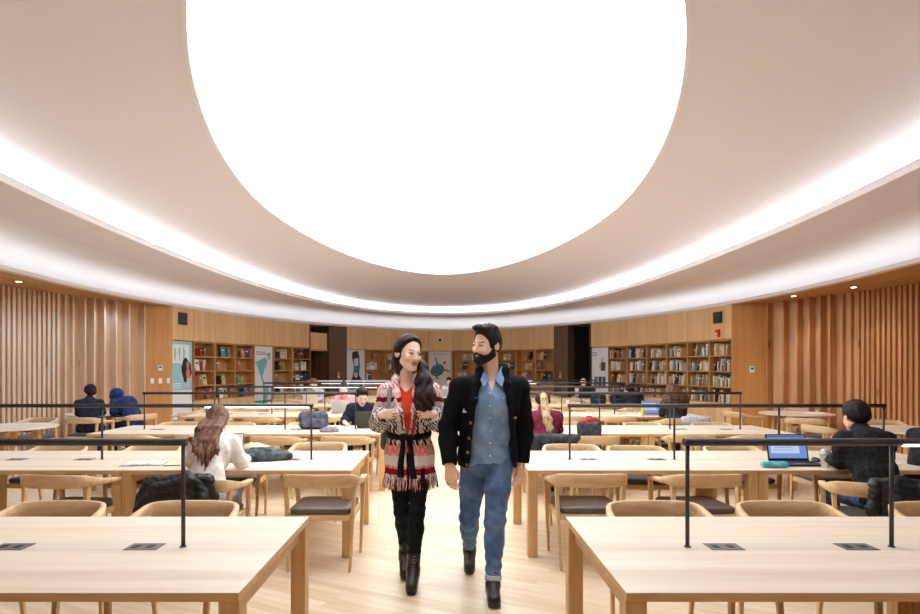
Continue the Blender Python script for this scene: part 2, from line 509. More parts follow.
soffit('ceiling_soffit_left', PLs, -1); soffit('ceiling_soffit_right', PRs, 1)
mb = MB(); mb.box((0, -3.75, 1.6), (17, .2, 3.6)); o = mb.build('wall_front', M_panel); o['kind'] = 'structure'
# ---------------------------------------------------------------- tables
TT = .72; NEAR0 = 2.285; PITCH = 2.73; TD = 1.17; UL = 1.89
XL, XR = -.77, .67
def ROW(k): return NEAR0+PITCH*(k-1)
ORD = ['', 'first', 'second', 'third', 'fourth', 'fifth', 'sixth', 'seventh', 'eighth', 'ninth']
ROWN = ['', 'front', 'second', 'third', 'fourth', 'fifth', 'sixth']
def make_table():
    r = empty('library_table', 'x', 'table')
    mb = MB(); mb.box((UL/2, TD/2, TT-.0175), (UL-.004, TD, .035)); tt = mb.build('tabletop', [M_table, M_tedge], r, bevel=.003)
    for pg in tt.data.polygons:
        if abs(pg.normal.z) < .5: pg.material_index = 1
    ap = MB()
    ap.box((.05, TD/2, TT-.075), (.03, TD-.2, .08)); ap.box((UL-.05, TD/2, TT-.075), (.03, TD-.2, .08))
    ap.box((UL/2, TD/2-.12, TT-.07), (UL-.12, .03, .07)); ap.box((UL/2, TD/2+.12, TT-.07), (UL-.12, .03, .07))
    ap.build('apron', M_tedge, r, bevel=.002)
    for x in (.042, UL-.042):
        for y in (.05, TD-.05):
            l = MB(); l.box((x, y, (TT-.035)/2), (.08, .09, TT-.035)); l.build('leg', M_tleg, r, bevel=.004)
    for x in (.63, 1.25):
        g = MB(); g.box((x, TD*.5, TT+.0015), (.155, .105, .003)); gr = g.build('power_grommet', M_grom, r, bevel=.002)
        h = MB()
        for dx in (-.04, .03):
            h.box((x+dx, TD*.5, TT+.0036), (.03, .045, .0016))
        h.build('socket', M_hole, gr)
    return r
tab0 = None
for k in range(1, 7):
    for side in (-1, 1):
        for u in (0, 1):
            t = make_table() if tab0 is None else copy_tree(tab0)
            if tab0 is None: tab0 = t
            x = (XR+UL*u) if side > 0 else (XL-UL*(u+1))
            t.location = (x, ROW(k), 0)
            t['label'] = 'pale oak library table, %s bank, %s row, %s' % ('right' if side > 0 else 'left', ROWN[k], 'beside the aisle' if u == 0 else 'outer half by the wall')
            t['category'] = 'table'; t['group'] = 'oak library tables'

# ---------------------------------------------------------------- lamp rails standing on the tables
def make_rail():
    r = empty('rail_lamp', 'x', 'lamp')
    mb = MB(); mb.cyl((-.018, 0, .49), (2.886, 0, .49), .018, n=14); mb.build('rail', M_rail, r)
    for i in range(4):
        p = MB(); p.cyl((i*.956, 0, 0.003), (i*.956, 0, .478), .0095, n=12); p.lathe([(.016, 0), (.016, .003), (.010, .006)], (i*.956, 0, 0), n=16)
        p.build('post', M_rail, r)
    return r
rail0 = make_rail()
LEDS = {(2, -1): (1.9, 2.85), (4, -1): (1.0, 2.86), (5, -1): (1.3, 2.86), (5, 1): (.1, .9), (6, -1): (.4, 2.6), (6, 1): (.02, 1.2), (1, 1): (1.0, 2.85)}
for k in range(1, 7):
    for side in (-1, 1):
        r = rail0 if (k, side) == (1, -1) else copy_tree(rail0)
        x = XR+.46 if side > 0 else XL-.46-2.868
        r.location = (x, ROW(k)+TD/2, TT+.001)
        r['label'] = 'dark metal lamp rail on four posts over the %s %s table row' % (ROWN[k], 'right' if side > 0 else 'left')
        r['category'] = 'lamp'; r['group'] = 'lamp rails along the tables'
for o in list(SC.objects):
    if o.name.startswith('rail_lamp'):
        for (k, side), (a, b) in LEDS.items():
            if abs(o.location.y-(ROW(k)+TD/2)) < .01 and (o.location.x > 0) == (side > 0):
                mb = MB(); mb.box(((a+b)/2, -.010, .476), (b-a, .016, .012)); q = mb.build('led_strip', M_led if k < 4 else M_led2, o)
                q['label'] = 'lit white strip'

# ---------------------------------------------------------------- chairs
def catmull(P, n):
    out = []
    for k in range(len(P)-1):
        p0 = P[max(k-1, 0)]; p1 = P[k]; p2 = P[k+1]; p3 = P[min(k+2, len(P)-1)]
        for i in range(n):
            t = i/n
            out.append([.5*(2*b+(c-a)*t+(2*a-5*b+4*c-d)*t*t+(3*b-a-3*c+d)*t**3) for a, b, c, d in zip(p0, p1, p2, p3)])
    out.append(list(P[-1]))
    return out
def make_chair():
    r = empty('armchair', 'x', 'chair')
    half = [(.282, .225, .664, .026, .050), (.287, .12, .668, .030, .056), (.288, -.02, .683, .040, .050), (.284, -.145, .712, .062, .040),
            (.258, -.232, .738, .092, .028), (.17, -.270, .746, .104, .020), (0, -.286, .746, .106, .020)]
    path = half+[(-x, y, z, h, t) for x, y, z, h, t in half[-2::-1]]
    P = catmull(path, 5); secs = []
    for i, (x, y, z, h, t) in enumerate(P):
        a = P[max(i-1, 0)]; b = P[min(i+1, len(P)-1)]
        d = Vector((b[0]-a[0], b[1]-a[1])).normalized(); n = Vector((-d.y, d.x))  # towards outside/inside
        c = min(.006, h*.3, t*.3); sec = []
        hw = t/2; hh = h/2; zc = z-hh
        for u, v in ((-hw+c, -hh), (hw-c, -hh), (hw, -hh+c), (hw, hh-c), (hw-c, hh), (-hw+c, hh), (-hw, hh-c), (-hw, -hh+c)):
            lean = (.12 if h > .06 else .0)*(v)
            sec.append((x+n.x*(u)+0, y+n.y*u-lean*(1 if y < -.1 else 0), zc+v))
        secs.append(sec)
    mb = MB(); mb.loft(secs, 0, True); mb.build('backrest', M_chair, r)
    for s in (-1, 1):
        l = MB(); l.bar((s*.247, .245, 0), (s*.280, .195, .645), .022, .026, .036, .044, up=(0, 1, 0)); l.build('leg', M_chleg, r, bevel=.004)
        l = MB(); l.bar((s*.235, -.262, 0), (s*.262, -.195, .665), .022, .026, .030, .046, up=(0, 1, 0)); l.build('leg', M_chleg, r, bevel=.004)
    f = MB()
    for s in (-1, 1): f.box((s*.243, 0, .405), (.024, .44, .045))
    f.box((0, .215, .405), (.47, .024, .045)); f.box((0, -.225, .405), (.47, .024, .045)); f.box((0, 0, .42), (.46, .42, .012))
    f.build('seat_frame', M_chair, r, bevel=.003)
    # upholstered seat
    secs = []
    for z, g in ((.428, -.01), (.436, 0), (.462, .004), (.474, -.004), (.480, -.03), (.482, -.10)):
        pts = []
        a, b, rad = .235+g, .232+g, .05
        for cx, cy, a0 in ((a-rad, b-rad, 0), (-a+rad, b-rad, 90), (-a+rad, -b+rad, 180), (a-rad, -b+rad, 270)):
            for q in range(5):
                t = math.radians(a0+q*22.5); pts.append((cx+rad*math.cos(t), cy+rad*math.sin(t)-.002, z))
        secs.append(pts)
    mb = MB(); mb.loft(secs, 0, True); s = mb.build('seat', M_leather, r); s['label'] = 'dark brown leather pad'
    return r
chair0 = make_chair(); first_chair = [True]
def place_chair(x, y, face, label, group='oak armchairs around the tables', z=0):
    """face = direction the sitter looks, degrees from +Y, counter-clockwise"""
    c = chair0 if first_chair[0] else copy_tree(chair0); first_chair[0] = False
    c.location = (x, y, z); c.rotation_euler = (0, 0, math.radians(face))
    c['label'] = label; c['category'] = 'chair'; c['group'] = group
    return c
r2 = random.Random(11)
SEATS = {}   # manual overrides: (row, side, near/far, slot) -> (x, y, face)
OFF = [.44, 1.31, 2.30, 3.20]
OVR = {(2, -1, 'n', 0): (-.97, 4.94, 0), (2, -1, 'n', 1): (-1.86, 4.72, 0), (2, -1, 'n', 2): (-2.98, 4.92, -6),
       (2, 1, 'n', 0): (1.12, 4.97, 0), (2, 1, 'n', 1): (2.0, 4.95, 3), (2, 1, 'n', 2): (3.15, 4.55, -24), (2, 1, 'n', 3): (4.15, 4.72, 0),
       (1, -1, 'f', 0): (-1.53, 3.47, 180), (1, -1, 'f', 1): (-2.33, 3.47, 180), (1, 1, 'f', 0): (1.25, 3.47, 180), (1, 1, 'f', 1): (2.03, 3.47, 180),
       (2, -1, 'f', 0): (-1.36, 6.42, 180), (2, 1, 'f', 0): (1.30, 6.26, 176),
       (3, -1, 'n', 0): (-1.20, 7.52, 0), (3, -1, 'n', 1): (-2.05, 7.52, 0), (3, 1, 'n', 0): (1.22, 7.40, 0), (3, 1, 'n', 1): (1.80, 7.56, 0),
       (3, -1, 'f', 0): (-1.25, 9.12, 180), (4, -1, 'f', 0): (-1.98, 11.86, 180), (5, -1, 'f', 1): (-3.10, 14.62, 180),
       (4, 1, 'n', 3): (3.80, 10.12, 0), (5, 1, 'n', 3): (3.95, 12.88, 0), (6, 1, 'f', 3): (3.88, 17.35, 180)}
SKIP = {(4, -1, 'f', 1)}
chair_pos = {}
for k in range(1, 7):
    for side in (-1, 1):
        for e in ('n', 'f'):
            if k == 1 and e == 'n': continue
            for i, of in enumerate(OFF):
                key = (k, side, e, i)
                if key in SKIP: continue
                if key in OVR: x, y, a = OVR[key]
                else:
                    x = (XR+of if side > 0 else XL-of)+r2.uniform(-.06, .06)
                    tuck = r2.uniform(-.02, .12)
                    y, a = (ROW(k)+.06-tuck, r2.uniform(-5, 5)) if e == 'n' else (ROW(k)+TD-.06+tuck, 180+r2.uniform(-5, 5))
                chair_pos[key] = place_chair(x, y, a, 'oak armchair, %s side of the %s %s table row, %s from the aisle' %
                            ('near' if e == 'n' else 'far', ROWN[k], 'right' if side > 0 else 'left', ORD[i+1]))

# ---------------------------------------------------------------- round tables in the niches
def round_table(x, y, label, r_=.62):
    r = empty('round_table', label, 'table', (x, y, 0), 0, 'round side tables')
    mb = MB(); mb.lathe([(r_-.02, .69), (r_, .697), (r_, .713), (r_-.006, .72)], n=48); mb.build('tabletop', M_table, r)
    mb = MB(); mb.box((0, 0, .665), (.62, .09, .05)); mb.box((0, 0, .665), (.09, .62, .05)); mb.build('cross_beam', M_blackp, r)
    for a in (45, 135, 225, 315):
        ca, sa = math.cos(math.radians(a)), math.sin(math.radians(a))
        l = MB(); l.bar((ca*.42, sa*.42, 0), (ca*.34, sa*.34, .69), .05, .05, .08, .08); l.build('leg', M_tleg, r, bevel=.004)
    return r
round_table(-6.25, 8.75, 'round oak side table at the left edge before the slatted wall')
round_table(-6.35, 11.35, 'round oak side table the capped reader sits at')
round_table(6.45, 11.3, 'round oak side table with a paper on it by the right slatted wall')
round_table(6.35, 8.35, 'round oak side table at the right edge by the slatted wall')
G2 = 'oak armchairs around the side tables'
place_chair(-5.98, 10.28, -3, 'oak armchair holding the reader in the dark cap', G2)
place_chair(-5.52, 10.88, 60, 'oak armchair holding the person slumped in a blue hood', G2)
place_chair(-4.98, 11.75, 100, 'empty oak armchair left of the third left table row, turned sideways', G2)
place_chair(-6.6, 9.75, 170, 'oak armchair behind the round table at the left edge', G2)
place_chair(5.55, 11.45, -80, 'oak armchair on the aisle side of the right round table', G2)
place_chair(5.95, 10.1, -38, 'oak armchair in front of the right round table, angled toward the wall', G2)
place_chair(7.0, 12.1, 150, 'oak armchair behind the right round table near the slats', G2)
place_chair(5.45, 8.7, -80, 'oak armchair beside the round table at the right edge', G2)
place_chair(6.7, 9.3, 170, 'oak armchair behind the round table at the right edge', G2)
mb = MB(); mb.box((0, 0, .001), (.42, .29, .002), 0, Matrix.Rotation(.3, 3, 'Z')); mb.box((.12, .1, .003), (.3, .21, .002), 0, Matrix.Rotation(-.2, 3, 'Z'))
tag(mb.build('paper', M_paper, loc=(6.75, 11.25, .721)), 'loose white sheets on the right round table', 'paper')

# ---------------------------------------------------------------- bookcases
ZS = [.765, 1.125, 1.48, 1.835, 2.187]
def bookcase(a, b, label):
    M, w, ang = bay_matrix(a, b)
    r = empty('bookcase', label, 'bookcase', M.translation, ang, 'built-in oak bookcases')
    mb = MB(); mb.box((w/2, .135, .37), (w-.006, .25, .74)); mb.build('base_cabinet', M_panel, r)
    for x in (.013, w-.013):
        mb = MB(); mb.box((x, .135, 1.475), (.026, .25, 1.44)); mb.build('side_panel', M_case, r)
    mb = MB(); mb.box((w/2, .268, 1.475), (w-.004, .014, 1.44)); mb.build('back_panel', M_case, r)
    for z in ZS:
        s = MB(); s.box((w/2, .135, z-.0125), (w-.054, .246, .025)); s.build('shelf', M_shelf, r)
    return M, w, ang
def book_mat(name, c): return plain('book_'+name, c, .55, var=.08, vscale=9)
BC = {'white': lin(232, 228, 220), 'cream': lin(224, 208, 180), 'red': lin(172, 62, 54), 'blue': lin(58, 78, 118), 'dark': lin(44, 44, 52), 'teal': lin(92, 144, 154),
      'pink': lin(214, 120, 118), 'orange': lin(196, 126, 80), 'green': lin(116, 134, 104), 'yellow': lin(200, 184, 122), 'grey': lin(150, 148, 150), 'tan': lin(190, 160, 130), 'light blue': lin(150, 186, 216), 'brown': lin(110, 74, 54)}
BM = {k: book_mat(k.replace(' ', '_'), v) for k, v in BC.items()}
M_pages = plain('book_pages', lin(236, 230, 214), .8, var=.03)
bseed = random.Random(5)
SHN = ['bottom', 'third', 'second', 'top']
book_cache = {}
def book_mesh(cname, t, h, d, face):
    key = (cname, round(t, 3), round(h, 3), face)
    if key in book_cache: return book_cache[key]
    mb = MB()
    # covers + spine as a U, page block inside, in book space: thickness x, depth y (spine at y=0), height z
    c = .0025
    mb.box((-t/2+c/2, d/2, h/2), (c, d, h), 0); mb.box((t/2-c/2, d/2, h/2), (c, d, h), 0); mb.box((0, c/2, h/2), (t, c, h), 0)
    mb.box((0, d/2, h/2), (t-2*c, d-.008, h-.008), 1)
    if not face: mb.box((0, -.0004, h*.72), (t*.7, .001, h*.12), 1)
    else: mb.box((-t/2-.0004, d*.5, h*.66), (.001, d*.6, h*.16), 2)
    o = mb.build('book', [BM[cname], M_pages, BM['dark' if cname in ('white', 'cream', 'yellow') else 'cream']])
    book_cache[key] = o
    return o
used_first = set()
def add_book(M, w, ang, x, z, t, h, d, lean, face, cname, label, group):
    src = book_mesh(cname, t, h, d, face)
    if src.name in used_first:
        o = src.copy(); COL.objects.link(o)
    else:
        o = src; used_first.add(src.name)
    if face:   # cover to the room
        R = Matrix.Rotation(ang, 4, 'Z') @ Matrix.Translation((x-d/2, .13, z)) @ Matrix.Rotation(math.radians(-12), 4, 'X') @ Matrix.Rotation(-PI/2, 4, 'Z').to_4x4()
        R = Matrix.Rotation(ang, 4, 'Z') @ Matrix.Translation((x-d/2, .10, z+.002)) @ Matrix.Rotation(math.radians(-10), 4, 'X') @ Matrix(((0, 1, 0, 0), (1, 0, 0, 0), (0, 0, 1, 0), (0, 0, 0, 1)))
        loc = M.translation
        o.matrix_world = Matrix.Translation(loc) @ R
    else:
        dz = abs(math.sin(lean))*t/2
        o.matrix_world = Matrix.Translation(M.translation) @ Matrix.Rotation(ang, 4, 'Z') @ Matrix.Translation((x, .035, z+dz)) @ Matrix.Rotation(lean, 4, 'Y')
    tag(o, label, 'book', group)
def fill_bay(M, w, ang, per, palette, where, levels, seed, group, facep):
    rr = random.Random(seed)
    for lv in levels:
        z = ZS[lv]+.001; n = per+rr.choice((-1, 0, 0, 1)) if per > 3 else per
        x = .05+rr.uniform(0, w*.42 if per < 6 else .10); lastlean = 0
        for i in range(n):
            cn = rr.choice(palette); face = rr.random() < facep
            h = rr.choice((.20, .22, .24, .26, .28)); t = rr.choice((.022, .03, .04)) if per < 6 else rr.choice((.028, .04, .052)); d = .17
            if face:
                t = .02
                if x+.2 > w-.04: break
                x += .09
                add_book(M, w, ang, x, z, t, h, d, 0, True, cn, '%s book shown cover-on, %s from left, %s shelf, %s' % (cn, ORD[i+1], SHN[lv], where), group)
                x += .098
            else:
                lean = 0
                if rr.random() < .3: lean = rr.uniform(.12, .28)
                need = t+abs(math.sin(lean))*h
                if x+need > w-.05: break
                if lean: x += .004
                add_book(M, w, ang, x+t/2, z, t, h, d, lean, False, cn, '%s book, %s from left, %s shelf, %s' % (cn, ORD[i+1], SHN[lv], where), group)
                x += t*1.05+abs(math.sin(lean))*h*(1.0 if lean else 0)+.002
                if rr.random() < .12: x += .05
POSTERS = {}
c = 0
for i in range(7):
    if i in (0, 4): POSTERS[('L', i)] = bay_matrix(SL[i], SL[i+1]); continue
    c += 1
    M, w, ang = bookcase(SL[i], SL[i+1], 'oak bookcase bay, %s of the left wall, open shelves over a closed base' % ORD[c])
    fill_bay(M, w, ang, 4, ['red', 'pink', 'teal', 'blue', 'green', 'white', 'yellow', 'dark', 'orange'] if i < 4 else ['dark', 'cream', 'blue', 'white', 'brown', 'green'],
             '%s bay of the left bookcase' % ORD[c], (0, 1, 2, 3), 100+i, 'books in the left bookcase', .4)
c = 0
for i in range(10):
    if i in (0, 4): POSTERS[('B', i)] = bay_matrix(SB[i], SB[i+1]); continue
    c += 1
    M, w, ang = bookcase(SB[i], SB[i+1], 'oak bookcase bay, %s of the rear wall behind the walking pair' % ORD[c])
    fill_bay(M, w, ang, 3, ['dark', 'cream', 'white', 'blue', 'grey', 'tan', 'orange'], '%s bay of the rear bookcase' % ORD[c], (1, 2, 3), 200+i, 'books in the rear bookcase', .4)
c = 0
for i in range(7):
    if i == 0: POSTERS[('R', i)] = bay_matrix(SR[i], SR[i+1]); continue
    c += 1
    M, w, ang = bookcase(SR[i], SR[i+1], 'oak bookcase bay, %s of the right wall, tightly filled shelves' % ORD[c])
    fill_bay(M, w, ang, 8, ['white', 'cream', 'tan', 'white', 'cream', 'tan', 'white', 'grey', 'cream', 'brown', 'dark', ['red', 'orange', 'blue', 'tan', 'light blue', 'teal', 'teal'][i]], '%s bay of the right bookcase' % ORD[c], (0, 1, 2, 3), 300+i, 'books in the right bookcase', .12)

# ---------------------------------------------------------------- posters (flat prints on boards)
FL = {}
def flat(name, c):
    k = tuple(round(v, 3) for v in c)
    if k not in FL: FL[k] = plain(name, c, .6, var=.02)
    return FL[k]
def poster(key, label, bg, z0=.35, z1=2.17):
    M, w, ang = POSTERS[key]
    r = empty('poster', label, 'poster', M.translation, ang, 'banners between the bookcases')
    mb = MB(); mb.box((w/2, .16, 1.1), (w-.006, .2, 2.2)); b = mb.build('wood_backing', M_case, r)
    mb = MB(); mb.box((w/2, .05, (z0+z1)/2), (w-.05, .012, z1-z0)); mb.build('board', bg, r)
    return r, w, z0, z1
layer = [0]
def shape(r, name, pts, c, k=1):
    """flat printed patch, pts in (x, z) metres, k = layer order"""
    y = .0435-.0008*k
    n = len(pts); mb = MB()
    vs = [(x, y, z) for x, z in pts]+[(x, y+.0006, z) for x, z in pts]
    mb.add(vs, [tuple(range(n)), tuple(reversed(range(n, 2*n)))]+[(i, n+i, n+(i+1) % n, (i+1) % n) for i in range(n)])
    return mb.build(name, flat(name, c), r)
def rect(x0, z0, x1, z1): return [(x0, z0), (x1, z0), (x1, z1), (x0, z1)]
def blob(cx, cz, rx, rz, n=20, wob=0, seed=1, rot=0):
    q = random.Random(seed); out = []
    for i in range(n):
        t = 2*PI*i/n; k = 1+q.uniform(-wob, wob); x, z = rx*k*math.cos(t), rz*k*math.sin(t)
        out.append((cx+x*math.cos(rot)-z*math.sin(rot), cz+x*math.sin(rot)+z*math.cos(rot)))
    return out
r, w, _, _ = poster(('L', 0), 'tall banner with a black-haired figure on pale blue at the left bookcase end', flat('banner_white', lin(232, 234, 234)))
shape(r, 'blue_field', rect(.03, 1.03, w-.03, 2.165), lin(150, 200, 212))
shape(r, 'pale_panel', rect(.06, 1.66, w-.14, 2.1), lin(226, 236, 238), 2)
for i in range(3): shape(r, 'ink_marks', blob(.17+.17*i, 1.88, .035, .16, 14, .35, i), lin(150, 185, 192), 3)
shape(r, 'hair', blob(w-.25, 1.50, .21, .27, 22, .16, 4), lin(22, 24, 30), 3)
shape(r, 'face', blob(w-.20, 1.62, .06, .09, 16), lin(196, 130, 110), 4)
shape(r, 'shirt', blob(w-.19, 1.42, .08, .12, 16), lin(226, 110, 90), 5)
shape(r, 'arm', blob(w-.19, 1.22, .06, .16, 16), lin(214, 190, 190), 4)
for i in range(3): shape(r, 'caption_line', rect(.08, 1.18-.05*i, .42, 1.195-.05*i), lin(226, 240, 244), 3)
r, w, _, _ = poster(('L', 4), 'tall white banner printed with a teal map of the Americas', flat('banner_lilac', lin(222, 220, 226)))
T1 = lin(110, 178, 186)
shape(r, 'north_america', [(.06, 1.72), (.20, 1.76), (.34, 1.80), (.50, 1.86), (.60, 1.78), (.56, 1.60), (.46, 1.50), (.42, 1.38), (.36, 1.30), (.26, 1.36), (.20, 1.5), (.12, 1.62)], T1)
shape(r, 'greenland', [(.60, 1.98), (.74, 2.0), (.76, 1.84), (.66, 1.76), (.60, 1.86)], T1)
shape(r, 'central_america', [(.30, 1.32), (.40, 1.30), (.44, 1.16), (.48, 1.04), (.43, 1.06), (.34, 1.2)], T1)
shape(r, 'south_america', [(.46, 1.04), (.60, 1.02), (.68, .90), (.60, .70), (.52, .52), (.46, .66), (.44, .9)], T1)
shape(r, 'footer', rect(.04, .37, w-.04, .62), lin(60, 150, 160), 2)
for i, (a, b) in enumerate(((.10, .52), (.10, .68))): shape(r, 'title_line', rect(a, 1.99-.06*i, b, 2.015-.06*i), lin(90, 96, 110), 2)
r, w, _, _ = poster(('B', 0), 'white banner with a dark figure holding teal panels, left of the rear shelves', flat('banner_grey', lin(214, 214, 218)), .5)
shape(r, 'dark_figure', [(.28, 2.1), (.52, 2.14), (.6, 1.95), (.62, 1.6), (.58, 1.3), (.74, 1.08), (.78, .8), (.1, .8), (.14, 1.0), (.3, 1.25), (.34, 1.6), (.26, 1.9)], lin(34, 38, 50))
shape(r, 'pale_cloth', [(.34, 1.86), (.55, 1.9), (.56, 1.62), (.36, 1.6)], lin(190, 205, 215), 2)
shape(r, 'teal_panel', rect(.33, 1.42, .56, 1.62), lin(40, 120, 140), 3)
shape(r, 'pale_hands', [(.34, 1.4), (.52, 1.38), (.5, 1.2), (.38, 1.22)], lin(200, 195, 200), 3)
shape(r, 'teal_box', rect(.32, .84, .62, 1.14), lin(44, 120, 140), 4)
r, w, _, _ = poster(('B', 4), 'grey-white banner with a swimming sea turtle on the rear wall', flat('banner_stone', lin(206, 200, 200)), .5)
shape(r, 'shell', blob(.34, 1.46, .27, .22, 24, .04, 3, .5), lin(58, 96, 104))
q = random.Random(9)
for i in range(22):
    a = q.uniform(0, 2*PI); d = q.uniform(0, .85)**.7
    u, v = .25*d*math.cos(a), .20*d*math.sin(a)
    shape(r, 'shell_scute', blob(.34+u*math.cos(.5)-v*math.sin(.5), 1.46+u*math.sin(.5)+v*math.cos(.5), .024, .019, 6, .3, i), (lin(40, 56, 76), lin(120, 165, 165), lin(90, 130, 150))[i % 3], 2)
shape(r, 'flipper', [(.30, 1.66), (.38, 1.64), (.36, 1.76), (.26, 1.98), (.24, 1.94)], lin(110, 116, 124), 2)
shape(r, 'flipper', [(.56, 1.46), (.62, 1.50), (.82, 1.42), (.84, 1.38), (.66, 1.42)], lin(80, 84, 96), 2)
shape(r, 'head', blob(.61, 1.74, .07, .045, 14, .05, 2, .7), lin(90, 86, 92), 2)
shape(r, 'flipper', [(.22, 1.28), (.34, 1.24), (.42, 1.1), (.30, 1.14)], lin(96, 110, 110), 2)
shape(r, 'title_line', rect(.16, 2.06, .72, 2.085), lin(150, 146, 150), 2)
r, w, _, _ = poster(('R', 0), 'tall white banner with small photo squares and a green patch, right wall', flat('banner_white2', lin(226, 226, 232)))
for i in range(2): shape(r, 'title_line', rect(.10, 2.0-.07*i, .32, 2.03-.07*i), lin(110, 115, 130))
shape(r, 'green_patch', [(.42, 1.58), (.56, 1.84), (.64, 1.86), (.66, 1.5), (.5, 1.46)], lin(190, 205, 110))
shape(r, 'photo', rect(.52, 1.46, .72, 1.72), lin(70, 74, 84), 2)
for j, zz in enumerate((.94, .42)):
    for i in range(3): shape(r, 'photo', rect(.22+.18*i, zz, .37+.18*i, zz+.34), (lin(90, 110, 120), lin(60, 64, 76), lin(50, 90, 110))[(i+j) % 3], 2)
    shape(r, 'photo_panel', rect(.2, zz-.03, .77, zz-.015), lin(130, 140, 150), 2)

# ---------------------------------------------------------------- wall fittings
def on_bay(S, i, x, z, name, label, cat, dims, mat, out=.02, bev=.003, group=None):
    M, w, ang = bay_matrix(S[i], S[i+1])
    p = M @ Vector((x, .01-dims[1]/2, z))
    mb = MB(); mb.box((0, 0, 0), dims)
    o = mb.build(name, mat, bevel=bev, loc=p); o.rotation_euler = (0, 0, ang); return tag(o, label, cat, group)
on_bay(SL, 0, .40, 2.70, 'speaker_grille', 'black square speaker panel high above the blue left banner', 'speaker', (.32, .03, .28), M_blackp)
on_bay(SR, 6, .35, 2.70, 'speaker_grille', 'black square speaker panel high above the last right bookcase', 'speaker', (.32, .03, .26), M_blackp)
M, w, ang = bay_matrix(SR[6], SR[7])
al = empty('fire_alarm', 'small red fire alarm strobe below the right black speaker panel', 'alarm', M @ Vector((.36, .01, 2.36)), ang)
mb = MB(); mb.box((0, -.02, 0), (.13, .04, .13)); mb.build('housing', M_red, al, bevel=.006)
mb = MB(); mb.box((-.02, -.045, -.03), (.06, .02, .04)); mb.build('strobe_lens', M_whitep, al, bevel=.004)
mb = MB(); mb.box((.045, -.03, -.09), (.04, .03, .05)); mb.build('horn', M_red, al, bevel=.004)
M, w, ang = bay_matrix(SB[4], SB[5])
cm = empty('security_camera', 'white dome security camera above the turtle banner', 'camera', M @ Vector((.44, .01, 2.60)), ang)
mb = MB(); mb.cyl((0, 0, 0), (0, -.05, 0), .10, .09, n=28); mb.build('housing', M_whitep, cm)
mb = MB(); ring = []
for i in range(7):
    t = i/6*PI/2; ring.append([( .06*math.cos(t)*math.cos(q*2*PI/20), -.05-.055*math.sin(t), .06*math.cos(t)*math.sin(q*2*PI/20)) for q in range(20)])
mb.loft(ring, 0, True); mb.build('dome', M_blackp, cm)
def on_ret(R, u, z, name, label, cat, dims, mat, group=None):
    a, d, ang, n = R
    p = a+d*u-n*(dims[1]/2+.001); p.z = z
    mb = MB(); mb.box((0, 0, 0), dims); o = mb.build(name, mat, bevel=.004, loc=p); o.rotation_euler = (0, 0, ang); return tag(o, label, cat, group)
t = on_ret(retL, .62, 1.55, 'thermostat', 'white thermostat with dark display on the left wood end panel', 'thermostat', (.09, .03, .12), M_whitep)
mb = MB(); mb.box((0, -.017, .02), (.05, .004, .04)); mb.build('display', M_blackp, t)
for i, nm in enumerate(('left', 'middle', 'right')):
    on_ret(retL, .38+.25*i, 1.26, 'light_switch', 'white light switch plate, %s of three under the thermostat' % nm, 'switch', (.075, .012, .12), M_whitep, 'light switches on the left end panel')
t = on_ret(retR, .5, 1.52, 'card_reader', 'white card reader with dark window on the right wood panel', 'card reader', (.1, .03, .14), M_whitep)
mb = MB(); mb.box((0, -.017, .02), (.05, .004, .045)); mb.build('display', M_blackp, t)
for nm, (a, b) in (('left', (sL2, sB0)), ('right', (sB1, sR1))):
    M, w, ang = bay_matrix(a, b); p = M @ Vector((w*.5, -.02, 1.3))
    t = empty('wall_phone', 'small pale wall device on the %s dark wood column' % nm, 'phone', p, ang, 'devices on the dark columns')
    mb = MB(); mb.box((0, 0, 0), (.07, .04, .20)); mb.build('housing', plain('device_grey', lin(170, 165, 165), .4, var=.02), t, bevel=.01)
    mb = MB(); mb.cyl((0, -.02, -.06), (0, -.035, -.06), .03, n=16); mb.build('button', M_whitep, t)
# downlights in the soffits
for x, y, lb in ((-6.9, 9.9, 'left'), (7.05, 10.6, 'right, nearer'), (6.75, 11.9, 'right, farther')):
    d = empty('downlight', 'small round downlight in the wooden soffit, %s' % lb, 'light', (x, y, 2.95), 0, 'soffit downlights')
    mb = MB(); mb.lathe([(.055, -.006), (.055, .0), (.045, .001)], n=24); mb.build('ring', M_whitep, d)
    mb = MB(); mb.cyl((0, 0, -.0075), (0, 0, -.0062), .042, n=20); mb.build('lens', M_down, d)

# teal patterned object and shelf in the left passage
p = MLr @ Vector((wLr*.72, .95, 0))
t = empty('folding_screen', 'teal patterned screen standing in the dark left passage', 'screen', p, angLr)
mb = MB(); mb.box((0, 0, 1.0), (.36, .03, 1.9)); mb.build('panel', flat('screen_dark', lin(34, 52, 58)), t)
mb = MB()
for j in range(16):
    for i in range(3):
        zz = .2+j*.11; xx = -.12+i*.12
        mb.box((xx, -.018, zz), (.06, .004, .03), 0, Matrix.Rotation(.6 if (i+j) % 2 else -.6, 3, 'Y'))
mb.build('pattern', flat('screen_teal', lin(120, 170, 175)), t)
p = MLr @ Vector((.13, .75, 0))
t = empty('passage_shelf', 'narrow dark shelf unit inside the left passage', 'shelf', p, angLr)
for z in (.78, 1.14, 1.49, 1.84): mb = MB(); mb.box((0, 0, z), (.24, .3, .025)); mb.build('shelf', M_case, t)
mb = MB(); mb.box((0, .16, 1.0), (.26, .015, 2.0)); mb.build('back_panel', M_dark, t)
rr = random.Random(3)
